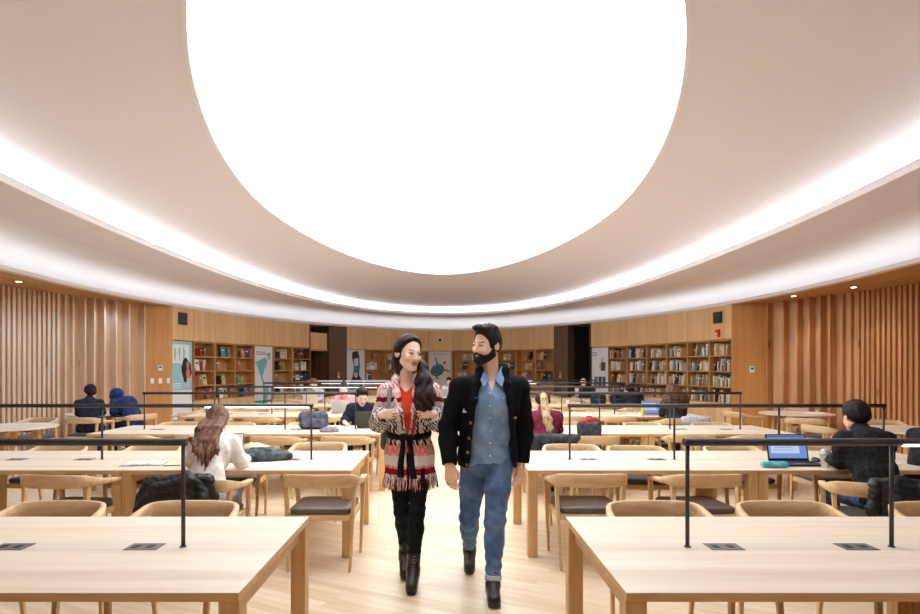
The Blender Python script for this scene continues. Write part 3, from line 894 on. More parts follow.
for z in (.795, 1.155, 1.505):
    for i in range(3):
        cn = rr.choice(('cream', 'white', 'grey')); h = rr.choice((.2, .22, .24))
        src = book_mesh(cn, .04, h, .17, False); o = src.copy(); COL.objects.link(o)
        o.matrix_world = MLr @ Matrix.Translation((.04+i*.06, .62, z))
        tag(o, '%s book, %s from left, %s shelf in the dark left passage' % (cn, ORD[i+1], {.795: 'low', 1.155: 'middle', 1.505: 'high'}[z]), 'book', 'books in the left passage')
# unused cached sources would stand at the origin
for src in list(book_cache.values()):
    if 'label' not in src: bpy.data.objects.remove(src)

# spots at the soffit downlights, plus added ones that brighten the slat niches
def spot(x, y, z, e, ang=110, col=(1, .97, .95)):
    l = bpy.data.lights.new('downlight_and_fill', 'SPOT'); l.energy = e; l.spot_size = math.radians(ang); l.spot_blend = .6; l.color = col; l.shadow_soft_size = .06
    o = bpy.data.objects.new('downlight_and_fill', l); o.location = (x, y, z); COL.objects.link(o)
for y in (12.4, 11.1, 9.9, 8.7, 7.6, 5.0, 2.0):
    spot(-6.75+(.2 if y > 11 else 0), y, 2.93, 36, col=(.40, .66, 1), ang=150)  # added blue spots, stand in for cool daylight spill on the left slats
for y in (11.9, 10.6, 8.2, 5.5, 2.5):
    spot(7.0 if y < 11 else 6.75, y, 2.93, 30)
# ---------------------------------------------------------------- signed-distance modelling (numpy) for figures, clothes and soft things
V3 = lambda *a: np.array(a, dtype=np.float32)
def s_cap(P, a, b, r1, r2=None):
    a = np.asarray(a, np.float32); b = np.asarray(b, np.float32); r2 = r1 if r2 is None else r2
    pa = P-a; ba = b-a
    h = np.clip((pa @ ba)/max(float(ba @ ba), 1e-9), 0, 1)
    return np.linalg.norm(pa-h[:, None]*ba, axis=1)-(r1+(r2-r1)*h)
def s_ell(P, c, r, R=None):
    q = P-np.asarray(c, np.float32)
    if R is not None: q = q @ R
    r = np.asarray(r, np.float32)
    k0 = np.linalg.norm(q/r, axis=1); k1 = np.linalg.norm(q/(r*r), axis=1)
    return k0*(k0-1)/np.maximum(k1, 1e-6)
def s_box(P, c, h, rad=0.0, R=None):
    q = P-np.asarray(c, np.float32)
    if R is not None: q = q @ R
    q = np.abs(q)-(np.asarray(h, np.float32)-rad)
    return np.linalg.norm(np.maximum(q, 0), axis=1)+np.minimum(q.max(axis=1), 0)-rad
def smin(a, b, k):
    h = np.clip(.5+.5*(b-a)/k, 0, 1)
    return b+(a-b)*h-k*h*(1-h)
def smax(a, b, k): return -smin(-a, -b, k)
def chain(P, pts, rs, k=.02):
    d = None
    for i in range(len(pts)-1):
        e = s_cap(P, pts[i], pts[i+1], rs[i], rs[i+1])
        d = e if d is None else smin(d, e, k)
    return d
def rotm(yaw=0, pitch=0, roll=0):
    """degrees; columns are the local axes in world. yaw about z, pitch about x, roll about y"""
    return np.array((Matrix.Rotation(math.radians(yaw), 3, 'Z') @ Matrix.Rotation(math.radians(pitch), 3, 'X') @ Matrix.Rotation(math.radians(roll), 3, 'Y')), dtype=np.float32)
def wob(P, s, seed=0.0):
    """cheap smooth pseudo noise in -1..1"""
    x, y, z = P[:, 0]*s+seed, P[:, 1]*s+seed*1.7, P[:, 2]*s-seed
    return (np.sin(x*1.3+1.1*np.sin(z*.9+y*.7))+np.sin(y*1.7+1.3*np.sin(x*.8-z*.6))+np.sin(z*1.5+1.2*np.sin(y*1.1+x*.5)))/3

def sdf_mesh(name, fn, lo, hi, res, mat, parent=None, matfn=None, sm=1):
    lo = np.array(lo, np.float32); hi = np.array(hi, np.float32)
    B = 8
    nb = np.maximum(np.ceil((hi-lo)/(res*B)).astype(int), 1)
    n = nb*B
    # coarse pass
    gx, gy, gz = [lo[i]+res*B*(np.arange(nb[i])+.5)-res*.5 for i in range(3)]
    X, Y, Z = np.meshgrid(gx, gy, gz, indexing='ij')
    C = np.stack([X.ravel(), Y.ravel(), Z.ravel()], 1).astype(np.float32)
    dc = fn(C)
    act = np.abs(dc) < res*B*.87*1.5+res*2
    D = np.repeat(np.repeat(np.repeat(np.where(dc.reshape(nb) > 0, 1.0, -1.0).astype(np.float32), B, 0), B, 1), B, 2)
    idx = np.nonzero(act)[0]
    bi = np.stack(np.unravel_index(idx, nb), 1)
    off = np.stack(np.meshgrid(np.arange(B), np.arange(B), np.arange(B), indexing='ij'), -1).reshape(-1, 3)
    CH = 400
    for s in range(0, len(bi), CH):
        nodes = (bi[s:s+CH, None, :]*B+off[None]).reshape(-1, 3)
        D[nodes[:, 0], nodes[:, 1], nodes[:, 2]] = fn((lo+nodes*res).astype(np.float32))
    S = D < 0
    # cells with a sign change
    cnt = np.zeros((n[0]-1, n[1]-1, n[2]-1), np.int8)
    for i in (0, 1):
        for j in (0, 1):
            for k in (0, 1):
                cnt += S[i:n[0]-1+i, j:n[1]-1+j, k:n[2]-1+k]
    mixed = (cnt > 0) & (cnt < 8)
    cells = np.argwhere(mixed)
    if len(cells) == 0: return None
    vid = -np.ones(mixed.shape, np.int64); vid[tuple(cells.T)] = np.arange(len(cells))
    acc = np.zeros((len(cells), 3)); num = np.zeros(len(cells))
    cor = [(i, j, k) for i in (0, 1) for j in (0, 1) for k in (0, 1)]
    val = {c: D[cells[:, 0]+c[0], cells[:, 1]+c[1], cells[:, 2]+c[2]] for c in cor}
    for c in cor:
        for ax in range(3):
            if c[ax] == 0:
                e = list(c); e[ax] = 1; e = tuple(e)
                a, b = val[c], val[e]
                m = (a < 0) != (b < 0)
                t = np.where(m, a/np.where(m, a-b, 1), 0)
                p = np.tile(np.array(c, float), (len(cells), 1)); p[:, ax] = t
                acc[m] += p[m]; num[m] += 1
    Vv = lo+res*(cells+acc/np.maximum(num, 1)[:, None])
    quads = []
    for ax in range(3):
        u, v = (ax+1) % 3, (ax+2) % 3
        sl0 = [slice(None)]*3; sl1 = [slice(None)]*3
        sl0[ax] = slice(0, n[ax]-1); sl1[ax] = slice(1, n[ax])
        A, Bq = S[tuple(sl0)], S[tuple(sl1)]
        for flip, M in ((False, A & ~Bq), (True, ~A & Bq)):
            e = np.argwhere(M)
            e = e[(e[:, u] > 0) & (e[:, v] > 0) & (e[:, u] < n[u]-1) & (e[:, v] < n[v]-1)]
            if len(e) == 0: continue
            q = []
            for du, dv in ((-1, -1), (0, -1), (0, 0), (-1, 0)):
                f = e.copy(); f[:, u] += du; f[:, v] += dv
                q.append(vid[f[:, 0], f[:, 1], f[:, 2]])
            q = np.stack(q, 1)
            if flip: q = q[:, ::-1]
            quads.append(q)
    Q = np.concatenate(quads); Q = Q[(Q >= 0).all(1)]
    # light smoothing
    for _ in range(sm):
        accv = np.zeros_like(Vv); c2 = np.zeros(len(Vv))
        for a in range(4):
            b = (a+1) % 4
            np.add.at(accv, Q[:, a], Vv[Q[:, b]]); np.add.at(c2, Q[:, a], 1)
            np.add.at(accv, Q[:, b], Vv[Q[:, a]]); np.add.at(c2, Q[:, b], 1)
        Vv = Vv*.5+.5*accv/np.maximum(c2, 1)[:, None]
    me = bpy.data.meshes.new(name)
    me.vertices.add(len(Vv)); me.vertices.foreach_set('co', Vv.astype(np.float32).ravel())
    me.loops.add(len(Q)*4); me.loops.foreach_set('vertex_index', Q.astype(np.int32).ravel())
    me.polygons.add(len(Q)); me.polygons.foreach_set('loop_start', np.arange(0, len(Q)*4, 4, dtype=np.int32))
    me.polygons.foreach_set('loop_total', np.full(len(Q), 4, dtype=np.int32))
    me.polygons.foreach_set('use_smooth', np.ones(len(Q), dtype=bool))
    mats = mat if isinstance(mat, (list, tuple)) else [mat]
    for m in mats: me.materials.append(m)
    if matfn is not None:
        cen = Vv[Q].mean(1).astype(np.float32)
        me.polygons.foreach_set('material_index', matfn(cen).astype(np.int32))
    me.update(calc_edges=True); me.validate()
    o = bpy.data.objects.new(name, me); COL.objects.link(o)
    if parent is not None: o.parent = parent
    return o

# ---- head in its own frame: origin between the ears at eye height, face toward -Y
def head_sdf(L, fem=False, detail=True):
    j = .9 if fem else 1.0
    d = s_ell(L, (0, .015, .035), (.076*(.97 if fem else 1), .097, .088))
    d = smin(d, s_ell(L, (0, -.032, -.03), (.060*j+.002, .066, .085)), .03)
    for s in (-1, 1):
        d = smin(d, s_cap(L, (s*.050*j, -.002, -.062), (s*.018, -.070, -.100), .020 if not fem else .017, .014), .03)
        d = smin(d, s_ell(L, (s*.037, -.066, -.028), (.024, .024, .026)), .02)
    d = smin(d, s_ell(L, (0, -.078, -.102), (.020, .018, .017)), .02)
    d = smin(d, s_cap(L, (-.034, -.084, .018), (.034, -.084, .018), .010), .015)
    if detail:
        for s in (-1, 1):
            d = smax(d, -s_ell(L, (s*.031, -.106, .001), (.016, .012, .010)), .012)
            d = smin(d, s_ell(L, (s*.031, -.082, .001), (.013, .013, .012)), .003)
        d = smin(d, s_cap(L, (0, -.094, .006), (0, -.118, -.034), .007, .011*(.85 if fem else 1)), .010)
        for s in (-1, 1): d = smin(d, s_ell(L, (s*.012, -.106, -.037), (.008, .009, .007)), .006)
        d = smin(d, s_cap(L, (-.017, -.090, -.0615), (.017, -.090, -.0615), .0075), .006)
        d = smin(d, s_cap(L, (-.014, -.089, -.073), (.014, -.089, -.073), .0080), .006)
        d = smax(d, -s_cap(L, (-.020, -.100, -.0672), (.020, -.100, -.0672), .0022), .003)
        for s in (-1, 1):
            R = rotm(yaw=-s*38, pitch=8)
            e = s_ell(L, (s*.082, .016, -.008), (.0075, .021, .033), R)
            e = smax(e, -s_ell(L, (s*.092, .006, -.004), (.008, .012, .018), R), .004)
            d = smin(d, e, .006)
    return d
def head_mat(L, gaze=0.0):
    """material index by facial region: 0 skin 1 lips 2 eye white 3 iris 4 brow/lash"""
    x, y, z = L[:, 0], L[:, 1], L[:, 2]
    m = np.zeros(len(L), int)
    front = y < -.068
    lip = front & (((x/.024)**2+((z+.067)/.0125)**2) < 1)
    m[lip] = 1
    for s in (-1, 1):
        u, v = (x-s*.031), (z-.001)
        m[front & ((u/.0155)**2+(v/.0068)**2 < 1)] = 4
        m[front & ((u/.0125)**2+((v+.0015)/.0042)**2 < 1)] = 2
        m[front & (((u-gaze)/.0062)**2+(v/.0056)**2 < 1)] = 3
        arch = z-(.0215+.004*np.cos((x-s*.034)/.018))
        m[front & (np.abs(arch) < .0032) & (s*x > .013) & (s*x < .050)] = 4
    return m

# ---- hand: frame d (finger direction), n (palm normal, side the fingers curl to), thumb side t
def hand_sdf(P, w, d, n, t, curl=.35, s=1.0, thumb=.6, spread=.03, res_r=1.0):
    w, d, n, t = [np.asarray(v, np.float32) for v in (w, d, n, t)]
    d = d/np.linalg.norm(d); n = n-d*(n @ d); n /= np.linalg.norm(n)
    c = np.cross(d, n); t = c if (c @ t) > 0 else -c
    D = None
    fl = [(.030, .094, (.036, .024, .020), .0088), (.010, .099, (.041, .027, .021), .0090), (-.011, .095, (.038, .025, .020), .0086), (-.030, .087, (.030, .020, .018), .0076)]
    for k, (off, ln, seg, r) in enumerate(fl):
        r = r*res_r*s
        base = w+(t*off*.55+d*.012)*s
        kn = w+(t*off+d*ln)*s
        e = s_cap(P, base, kn, .0135*s, .0115*s)
        D = e if D is None else smin(D, e, .012*s)
        p = kn; a = curl*.8
        dr = d*math.cos(a)+n*math.sin(a)+t*(spread*off/.03)
        dr /= np.linalg.norm(dr)
        rr = r
        for L_ in seg:
            q = p+dr*L_*s
            D = smin(D, s_cap(P, p, q, rr, rr*.92), .004*s)
            rr *= .93; p = q; a += curl*1.1
            dr = d*math.cos(a)+n*math.sin(a)+t*(spread*off/.03); dr /= np.linalg.norm(dr)
    b0 = w+(t*.022+d*.022+n*.004)*s
    b1 = b0+(t*.030*(1-.65*thumb)+d*.030+n*.012)*s
    b2 = b1+(t*(.012-.02*thumb)+d*.026+n*(.008+.02*thumb))*s
    b3 = b2+(t*(.004-.03*thumb)+d*.020+n*(.004+.016*thumb))*s
    D = smin(D, chain(P, [b0, b1, b2, b3], [.014*s, .0115*s, .0100*s*res_r, .0085*s*res_r], .004), .010*s)
    return D

SK = {}
def skin(name, c):
    if name in SK: return SK[name]
    m = plain('skin_'+name, c, .48, var=.04, vscale=25)
    b = m.node_tree.nodes['Principled BSDF']; b.inputs['Subsurface Weight'].default_value = .12; b.inputs['Subsurface Radius'].default_value = (.02, .008, .004)
    SK[name] = m; return m
M_lips = plain('lips', lin(222, 104, 98), .4, var=.03); M_lipsm = plain('lips_pale', lin(190, 120, 108), .5, var=.03)
M_eyew = plain('eye_white', lin(236, 232, 228), .25); M_iris = plain('iris_brown', lin(40, 24, 18), .2); M_lash = plain('brow_hair', lin(38, 28, 26), .7)
def hair_mat(name, c, c2, rough=.42):
    m, nt, b = newmat('hair_'+name); N = nt.nodes.new; L = nt.links.new
    tc = N('ShaderNodeTexCoord'); mp = N('ShaderNodeMapping'); mp.inputs['Scale'].default_value = (70, 70, 9)
    L(tc.outputs['Object'], mp.inputs['Vector'])
    nz = N('ShaderNodeTexNoise'); nz.inputs['Scale'].default_value = 1; nz.inputs['Detail'].default_value = 4; nz.inputs['Distortion'].default_value = .8
    L(mp.outputs['Vector'], nz.inputs['Vector'])
    rp = N('ShaderNodeValToRGB'); rp.color_ramp.elements[0].color = c; rp.color_ramp.elements[1].color = c2
    rp.color_ramp.elements[0].position = .38; rp.color_ramp.elements[1].position = .7
    L(nz.outputs['Fac'], rp.inputs['Fac']); L(rp.outputs['Color'], b.inputs['Base Color'])
    bp = N('ShaderNodeBump'); bp.inputs['Strength'].default_value = .5; bp.inputs['Distance'].default_value = .01
    L(nz.outputs['Fac'], bp.inputs['Height']); L(bp.outputs['Normal'], b.inputs['Normal'])
    b.inputs['Roughness'].default_value = rough; b.inputs['Specular IOR Level'].default_value = .25
    return m
H_black = hair_mat('black', lin(13, 11, 13), lin(34, 30, 32), .6); H_dbrown = hair_mat('dark_brown', lin(20, 13, 12), lin(62, 42, 35), .6)
H_brown = hair_mat('brown', lin(72, 44, 32), lin(146, 104, 78), .55); H_curly = hair_mat('curly_brown', lin(44, 26, 18), lin(130, 84, 56))
H_blonde = hair_mat('blonde', lin(150, 120, 84), lin(222, 198, 158)); H_grey = hair_mat('shaved', lin(150, 120, 100), lin(190, 160, 140))

def fabric(name, c, c2=None, scale=60, rough=.85, bump=.3, stretch=(1, 1, 1)):
    m, nt, b = newmat('cloth_'+name); N = nt.nodes.new; L = nt.links.new
    tc = N('ShaderNodeTexCoord'); mp = N('ShaderNodeMapping'); mp.inputs['Scale'].default_value = stretch
    L(tc.outputs['Object'], mp.inputs['Vector'])
    nz = N('ShaderNodeTexNoise'); nz.inputs['Scale'].default_value = scale; nz.inputs['Detail'].default_value = 5
    L(mp.outputs['Vector'], nz.inputs['Vector'])
    c2 = c2 or tuple(min(1, v*1.35+.004) for v in c[:3])+(1,)
    rp = N('ShaderNodeValToRGB'); rp.color_ramp.elements[0].color = c; rp.color_ramp.elements[1].color = c2
    rp.color_ramp.elements[0].position = .35; rp.color_ramp.elements[1].position = .68
    L(nz.outputs['Fac'], rp.inputs['Fac']); L(rp.outputs['Color'], b.inputs['Base Color'])
    bp = N('ShaderNodeBump'); bp.inputs['Strength'].default_value = bump; bp.inputs['Distance'].default_value = .006
    L(nz.outputs['Fac'], bp.inputs['Height']); L(bp.outputs['Normal'], b.inputs['Normal'])
    b.inputs['Roughness'].default_value = rough; b.inputs['Specular IOR Level'].default_value = .2
    return m

# ---------------------------------------------------------------- seated readers
def hair_shell(L, zc, th=.014, k=.45, low=-.008):
    """scalp layer that thins out to nothing at the hairline"""
    sc = s_ell(L, (0, .015, .035), (.076, .097, .088))
    sc = smin(sc, s_ell(L, (0, .035, -.01), (.066, .070, .075)), .03)
    return sc-np.clip((L[:, 2]-zc)*k, low, th)
def hair_sdf(L, style):
    y = L[:, 1]
    if style == 'short':
        zc = np.interp(y, [-.12, -.08, -.065, -.05, -.03, .0, .03, .06, .11], [.09, .085, .075, .045, .0, -.010, -.035, -.06, -.07])
        d = hair_shell(L, zc, .015)
        d = smin(d, s_ell(L, (0, -.030, .100), (.052, .055, .030)), .03)
        return d+.003*wob(L, 90)+.0015*np.sin(L[:, 0]*260+6*np.sin(L[:, 1]*30))
    if style == 'curly':
        d = smin(s_ell(L, (0, .035, .02), (.125, .135, .13)), s_ell(L, (0, .12, -.15), (.22, .15, .20)), .06)
        zc = np.interp(y, [-.12, -.06, -.02, .0, .03], [.07, .05, -.05, -.2, -.4])
        d = smax(d, (zc-L[:, 2])*.6, .01)
        return d+.010*wob(L, 75)
    if style == 'bun':
        zc = np.interp(y, [-.12, -.08, -.065, -.05, -.03, .0, .03, .06], [.10, .095, .08, .05, .01, -.01, -.05, -.09])
        return smin(hair_shell(L, zc, .014), s_ell(L, (0, .07, .12), (.045, .045, .04)), .01)
def seated(label, loc, yaw, skin_m, hair_m, style, top_m, leg_m, lean=.10, pitch=-22, hyaw=0, side=0.0, hands=((.11, -.40), (-.11, -.40)), hood=False, scale=1.0, top_th=.018, shoe=None,
           lip=None, hunch=0.0, zt=.757, res=.009, wd=.93, elb=.045):
    """reader on a chair, local frame faces -Y"""
    T = Vector((side, 0, 0))
    pel = V3(0, .03, .545); wai = V3(side*.3, .02-lean*.25, .68); che = V3(side*.7, -.0-lean*.75, .87); nk = V3(side, -.02-lean*1.15-hunch*.3, 1.02-hunch*.4)
    hc = nk+V3(side*.25, -.055-abs(math.sin(math.radians(pitch)))*.04, .115-hunch*.2)
    HR = rotm(hyaw, -pitch, 0)   # chin down for negative pitch
    if pitch < 0: HR = rotm(hyaw, 0, 0) @ rotm(0, -pitch, 0)
    sh = [che+V3(s*.165*wd, -.005-lean*.25, .082-hunch*.2) for s in (-1, 1)]
    wr = [V3(hands[0 if s > 0 else 1][0], hands[0 if s > 0 else 1][1], zt+.02) for s in (-1, 1)]
    el = []
    for i, s in enumerate((-1, 1)):
        m = (sh[i]+wr[i])*.5; el.append(V3(m[0]+s*elb, m[1]+.06, min(m[2]-.07, zt+.05)))
    hip = [V3(s*.09, .0, .545) for s in (-1, 1)]; kn = [V3(s*.13, -.40, .51) for s in (-1, 1)]; an = [V3(s*.13, -.36, .10) for s in (-1, 1)]
    def torso(P, g=0.0):
        d = smin(s_ell(P, pel, (.165*wd+g, .115+g, .11+g)), s_ell(P, wai, (.142*wd+g, .105+g, .17+g)), .08)
        R = rotm(0, math.degrees(math.atan2(lean, .4))*-1)
        d = smin(d, s_ell(P, che, (.162*wd+g, .105+g, .17+g), R), .08)
        d = smin(d, s_cap(P, sh[0], sh[1], .052+g), .05)
        return d
    def arms(P, g=0.0):
        d = None
        for i in (0, 1):
            e = chain(P, [sh[i], el[i], wr[i]], [.046+g, .040+g, .028+g], .02)
            d = e if d is None else np.minimum(d, e)
        return d
    def legs(P, g=0.0):
        d = None
        for i in (0, 1):
            e = chain(P, [hip[i], kn[i], an[i]], [.082+g, .056+g, .038+g], .02)
            d = e if d is None else smin(d, e, .02)
        return d
    def head(P): return head_sdf((P-hc) @ HR)
    def body(P):
        d = smin(torso(P), arms(P), .03); d = smin(d, legs(P), .03)
        d = smin(d, s_cap(P, nk-V3(0, 0, .03), hc+HR @ V3(0, .025, -.05), .055, .05), .03)
        d = smin(d, head(P), .012)
        for i, s in enumerate((-1, 1)):
            f = V3(-s*.35, -1, -.05); d = smin(d, hand_sdf(P, wr[i], f, (0, 0, -1), (-s, 0, 0), .3, .95, .3, res_r=1.15), .012)
            d = smin(d, s_cap(P, an[i]-V3(0, 0, .04), an[i]+V3(0, -.13, -.065), .04, .032), .03)
        return d
    lo, hi = (-.42, -.72, 0), (.42, .30, 1.34)
    def mf(cen):
        return head_mat((cen-hc) @ HR)*(np.linalg.norm(cen-hc, axis=1) < .15)
    b = sdf_mesh('person', body, lo, hi, res, [skin_m, lip or M_lipsm, M_eyew, M_iris, M_lash], None, mf)
    tag(b, label, 'person')
    th = top_th
    def topf(P):
        d = smin(torso(P, th), arms(P, th+.002), .03)
        d = smin(d, s_cap(P, nk-V3(0, 0, .04), nk+V3(0, -.005, .02), .062+th*.5, .058+th*.4), .03)
        if hood: d = smin(d, s_ell(P, nk+V3(0, .075, -.01), (.12, .065, .06)), .03)
        d = d+.006*wob(P, 34, 2)+.003*wob(P, 80, 5)
        d = smax(d, .50-P[:, 2], .01)
        for i in (0, 1):  # open cuffs
            dr = wr[i]-el[i]; dr = dr/np.linalg.norm(dr)
            d = np.maximum(d, np.minimum((P-(wr[i]-dr*.004)) @ dr, .11-np.linalg.norm(P-wr[i], axis=1)*1.0) if True else d)
        return d
    t = sdf_mesh('top', topf, lo, hi, res, top_m, b)
    def pants(P):
        d = smin(legs(P, .012), s_ell(P, pel, (.182, .132, .12)), .03)+.005*wob(P, 40, 1)
        return smax(smax(d, .085-P[:, 2], .005), P[:, 2]-.60, .01)
    sdf_mesh('trousers', pants, lo, (.42, .3, .7), res*1.1, leg_m, b)
    for i in (0, 1):
        def sho(P, i=i):
            d = smin(s_cap(P, an[i]+V3(0, .02, -.055), an[i]+V3(0, -.15, -.062), .042, .036), s_cap(P, an[i]+V3(0, .01, -.01), an[i]+V3(0, 0, -.05), .044, .045), .03)
            return smax(d, .002-P[:, 2], .004)
        sdf_mesh('shoe', sho, an[i]-V3(.08, .26, .1), an[i]+V3(.08, .1, .08), .010, shoe or M_blackp, b)
    if style:
        if style == 'cap':
            def hs(P): return hair_sdf((P-hc) @ HR, 'short')
            sdf_mesh('hair', hs, hc-.2, hc+.2, .007, hair_m, b)
            def cp(P):
                L = (P-hc) @ HR
                d = s_ell(L, (0, .012, .048), (.094, .112, .098))
                d = smax(d, (.048-.25*(L[:, 1]+.05))-L[:, 2], .006)
                brim = smax(s_ell(L, (0, -.12, .055), (.075, .08, .012)), L[:, 1]+.06, .01)
                return np.minimum(d, brim)
            sdf_mesh('cap', cp, hc-.24, hc+.24, .006, fabric('navy_cap', lin(22, 26, 44)), b)
        else:
            def hs(P): return hair_sdf((P-hc) @ HR, style)
            sdf_mesh('hair', hs, hc-V3(.3, .24, .45), hc+V3(.3, .34, .22), .0075, hair_m, b)
    b.location = loc; b.rotation_euler = (0, 0, math.radians(yaw))
    b.scale = (scale,)*3
    return b, hc, HR
C_white = fabric('cream_knit', lin(232, 226, 220), lin(246, 240, 236), 90); C_black = fabric('black_cotton', lin(20, 21, 24), lin(44, 44, 50), 40)
C_navy = fabric('navy', lin(24, 28, 40), lin(46, 52, 70), 30); C_maroon = fabric('maroon', lin(92, 26, 48), lin(132, 50, 76), 30)
C_grey = fabric('grey_marl', lin(150, 146, 150), lin(196, 190, 194), 60); C_pink = fabric('pink_knit', lin(214, 140, 140), lin(240, 178, 174), 60)
C_pale = fabric('pale_pink', lin(206, 178, 184), lin(232, 210, 214), 50); C_blue = fabric('royal_blue', lin(24, 42, 86), lin(50, 72, 124), 30)
C_jean = fabric('jeans', lin(48, 66, 100), lin(92, 116, 156), 50); C_dark = fabric('dark_trousers', lin(30, 30, 36), lin(56, 56, 64), 40)
C_wshirt = fabric('white_shirt', lin(224, 226, 232), lin(244, 244, 248), 60)
SKA = skin('warm', lin(234, 190, 164)); SKB = skin('light', lin(242, 204, 184)); SKC = skin('tan', lin(222, 174, 146))

# facing away from the camera: yaw 180
P1, hc1, HR1 = seated('person with long brown hair in a cream sweater writing, back turned, second left row', (-1.87, 4.78, 0), 180+8, SKB, None, None, C_white, C_grey, lean=.24, pitch=-40, side=.0, hands=((.16, -.46), (-.22, -.42)), hunch=.05, res=.0075, wd=.82, elb=.03)
def longhair(P):
    L = (P-hc1) @ HR1
    d = s_ell(L, (0, .02, .04), (.088, .106, .097))
    zc = np.interp(L[:, 1], [-.12, -.085, -.055, -.02, .0, .03], [.075, .06, .0, -.08, -.12, -.4])
    d = smax(d, (zc-L[:, 2])*.6, .01)
    # hair falls over the back in separate locks; the sitter faces -Y, so the back is toward +Y
    h = hc1; q = random.Random(2)
    d = smin(d, chain(P, [h+V3(0, .04, .02), V3(.025, h[1]+.14, 1.05)], [.085, .060], .03), .03)
    for k in range(15):
        t = k/14; x1 = -.085+.215*t; end = .80+.10*abs(t-.25)+q.uniform(-.05, .05)+(.10 if t > .8 else 0)
        mid = V3(x1*.75+q.uniform(-.01, .01), -.050-.9*max(0, x1-.05), .97)
        tip = V3(x1+q.uniform(-.02, .03), .03+.045*(1-abs(x1)/.2)-1.1*max(0, x1-.06), end)
        s0 = h+V3(-.05+.10*t, .05, .03-.02*t)
        d = smin(d, chain(P, [s0, V3(-.05+.14*t, h[1]+.150, 1.085), V3(x1*.7, -.150, 1.062), mid+V3(0, .008, .008), mid*.45+tip*.55+V3(q.uniform(-.008, .008), .012, 0), tip], [.045, .034, .030, .025, .018, .004], .02), .006)
    ang = P[:, 0]*70+P[:, 2]*14
    return d+.0022*np.sin(ang*1.6+2*np.sin(P[:, 2]*18))+.001*wob(P, 60)
sdf_mesh('hair', longhair, hc1-V3(.3, .3, .5), hc1+V3(.3, .62, .2), .006, H_brown, P1)

P2, hc2, HR2 = seated('person with short black hair in a black hoodie facing the open blue-screen laptop', (3.33, 4.72, 0), 180-2, SKA, H_black, 'short', C_black, C_jean, lean=.16, pitch=-18, hood=True, side=0, hands=((.10, -.40), (-.16, -.40)), scale=1.02, top_th=.028, res=.0075, elb=.015)
P3, hc3, HR3 = seated('person in black with glasses at the right edge, forearm resting on the table', (4.14, 5.28, 0), 100, SKB, H_dbrown, 'short', C_black, C_dark, lean=.06, pitch=-8, hyaw=-25, hands=((.12, -.36), (-.12, -.36)), scale=1.0)
def glasses(par, hc, HR):
    mb = MB()
    for s in (-1, 1):
        c = Vector((s*.031, -.112, .0)); pts = [c+Vector((.019*math.cos(t), 0, .015*math.sin(t))) for t in [2*PI*i/16 for i in range(16)]]
        mb.tube(pts, .0018, 6, closed=True)
        mb.tube([Vector((s*.05, -.11, .003)), Vector((s*.082, -.03, .004)), Vector((s*.082, .01, .0))], .0018, 6)
    mb.tube([Vector((-.012, -.115, .003)), Vector((.012, -.115, .003))], .0018, 6)
    o = mb.build('glasses', M_blackp, par)
    o.matrix_local = Matrix.Translation(Vector(hc.tolist())) @ Matrix(HR.tolist()).to_4x4()
glasses(P3, hc3, HR3)
P4, hc4, HR4 = seated('person in a dark navy cap and black sweatshirt, back turned, before the left slats', (-5.99, 10.28, 0), 180+22, SKB, H_dbrown, 'cap', C_navy, C_dark, lean=.06, pitch=-14, hyaw=20, res=.010)
def hoodfn(P):
    d = s_ell((P-hc5) @ HR5, (0, .02, .03), (.115, .135, .125))
    d = smax(d, -s_ell((P-hc5) @ HR5, (0, -.13, -.02), (.075, .09, .10)), .02)
    return d+.004*wob(P, 50)
P5, hc5, HR5 = seated('person slumped over the table in a blue hood and jacket by the left slats', (-5.55, 10.90, 0), 240, SKB, None, None, C_blue, C_dark, lean=.30, pitch=-50, hunch=.18, res=.011, top_th=.035)
sdf_mesh('hood', hoodfn, hc5-.22, hc5+.22, .009, C_blue, P5)
P6, hc6, HR6 = seated('black-haired person in a dark navy jacket bent over a dark laptop, third left row', (-1.27, 9.20, 0), 0, SKB, H_black, 'short', C_navy, C_dark, lean=.10, pitch=-30, hyaw=20, side=.03, top_th=.026, res=.009, hands=((.10, -.34), (-.2, -.34)))
P7, hc7, HR7 = seated('person in a pink knit sweater behind a silver laptop, fourth left row', (-1.96, 11.92, 0), 0, SKB, H_dbrown, 'bun', C_pink, C_dark, lean=.08, pitch=-16, res=.010)
P8, hc8, HR8 = seated('person in a grey sweater with a pale laptop, fifth left row', (-3.14, 14.68, 0), 0, SKB, H_brown, 'short', C_grey, C_dark, lean=.06, pitch=-20, res=.011, scale=1.03)
P9, hc9, HR9 = seated('person in a maroon sweater with a long blonde ponytail, back turned, third right row', (1.20, 7.36, 0), 180, SKB, H_dbrown, 'short', C_maroon, C_dark, lean=.14, pitch=-22, res=.008, scale=1.0, top_th=.026)
def pony(P):
    a = hc9+V3(0, .08, .08)
    d = chain(P, [a+V3(0, 0, 0), a+V3(.005, .07, -.05), V3(.0, a[1]+.14, 1.04), V3(-.01, .05, .94), V3(-.03, .085, .83), V3(-.045, .09, .74)], [.035, .045, .052, .055, .042, .010], .02)
    d = smin(d, s_ell(P, hc9+V3(0, .07, .06), (.055, .05, .055)), .02)
    tw = np.sin((P[:, 2])*60+np.sign(P[:, 0]-a[0]-(P[:, 2]-a[2])*.12)*1.5)
    return d+.005*tw*np.clip((a[2]-P[:, 2])*8, 0, 1)
sdf_mesh('ponytail', pony, hc9-V3(.2, .1, .55), hc9+V3(.2, .5, .2), .006, H_blonde, P9)
P10, hc10, HR10 = seated('person with a big mass of curly brown hair, back turned, fourth right row', (3.80, 10.08, 0), 180, SKC, H_curly, 'curly', C_dark, C_dark, lean=.12, pitch=-8, res=.010)
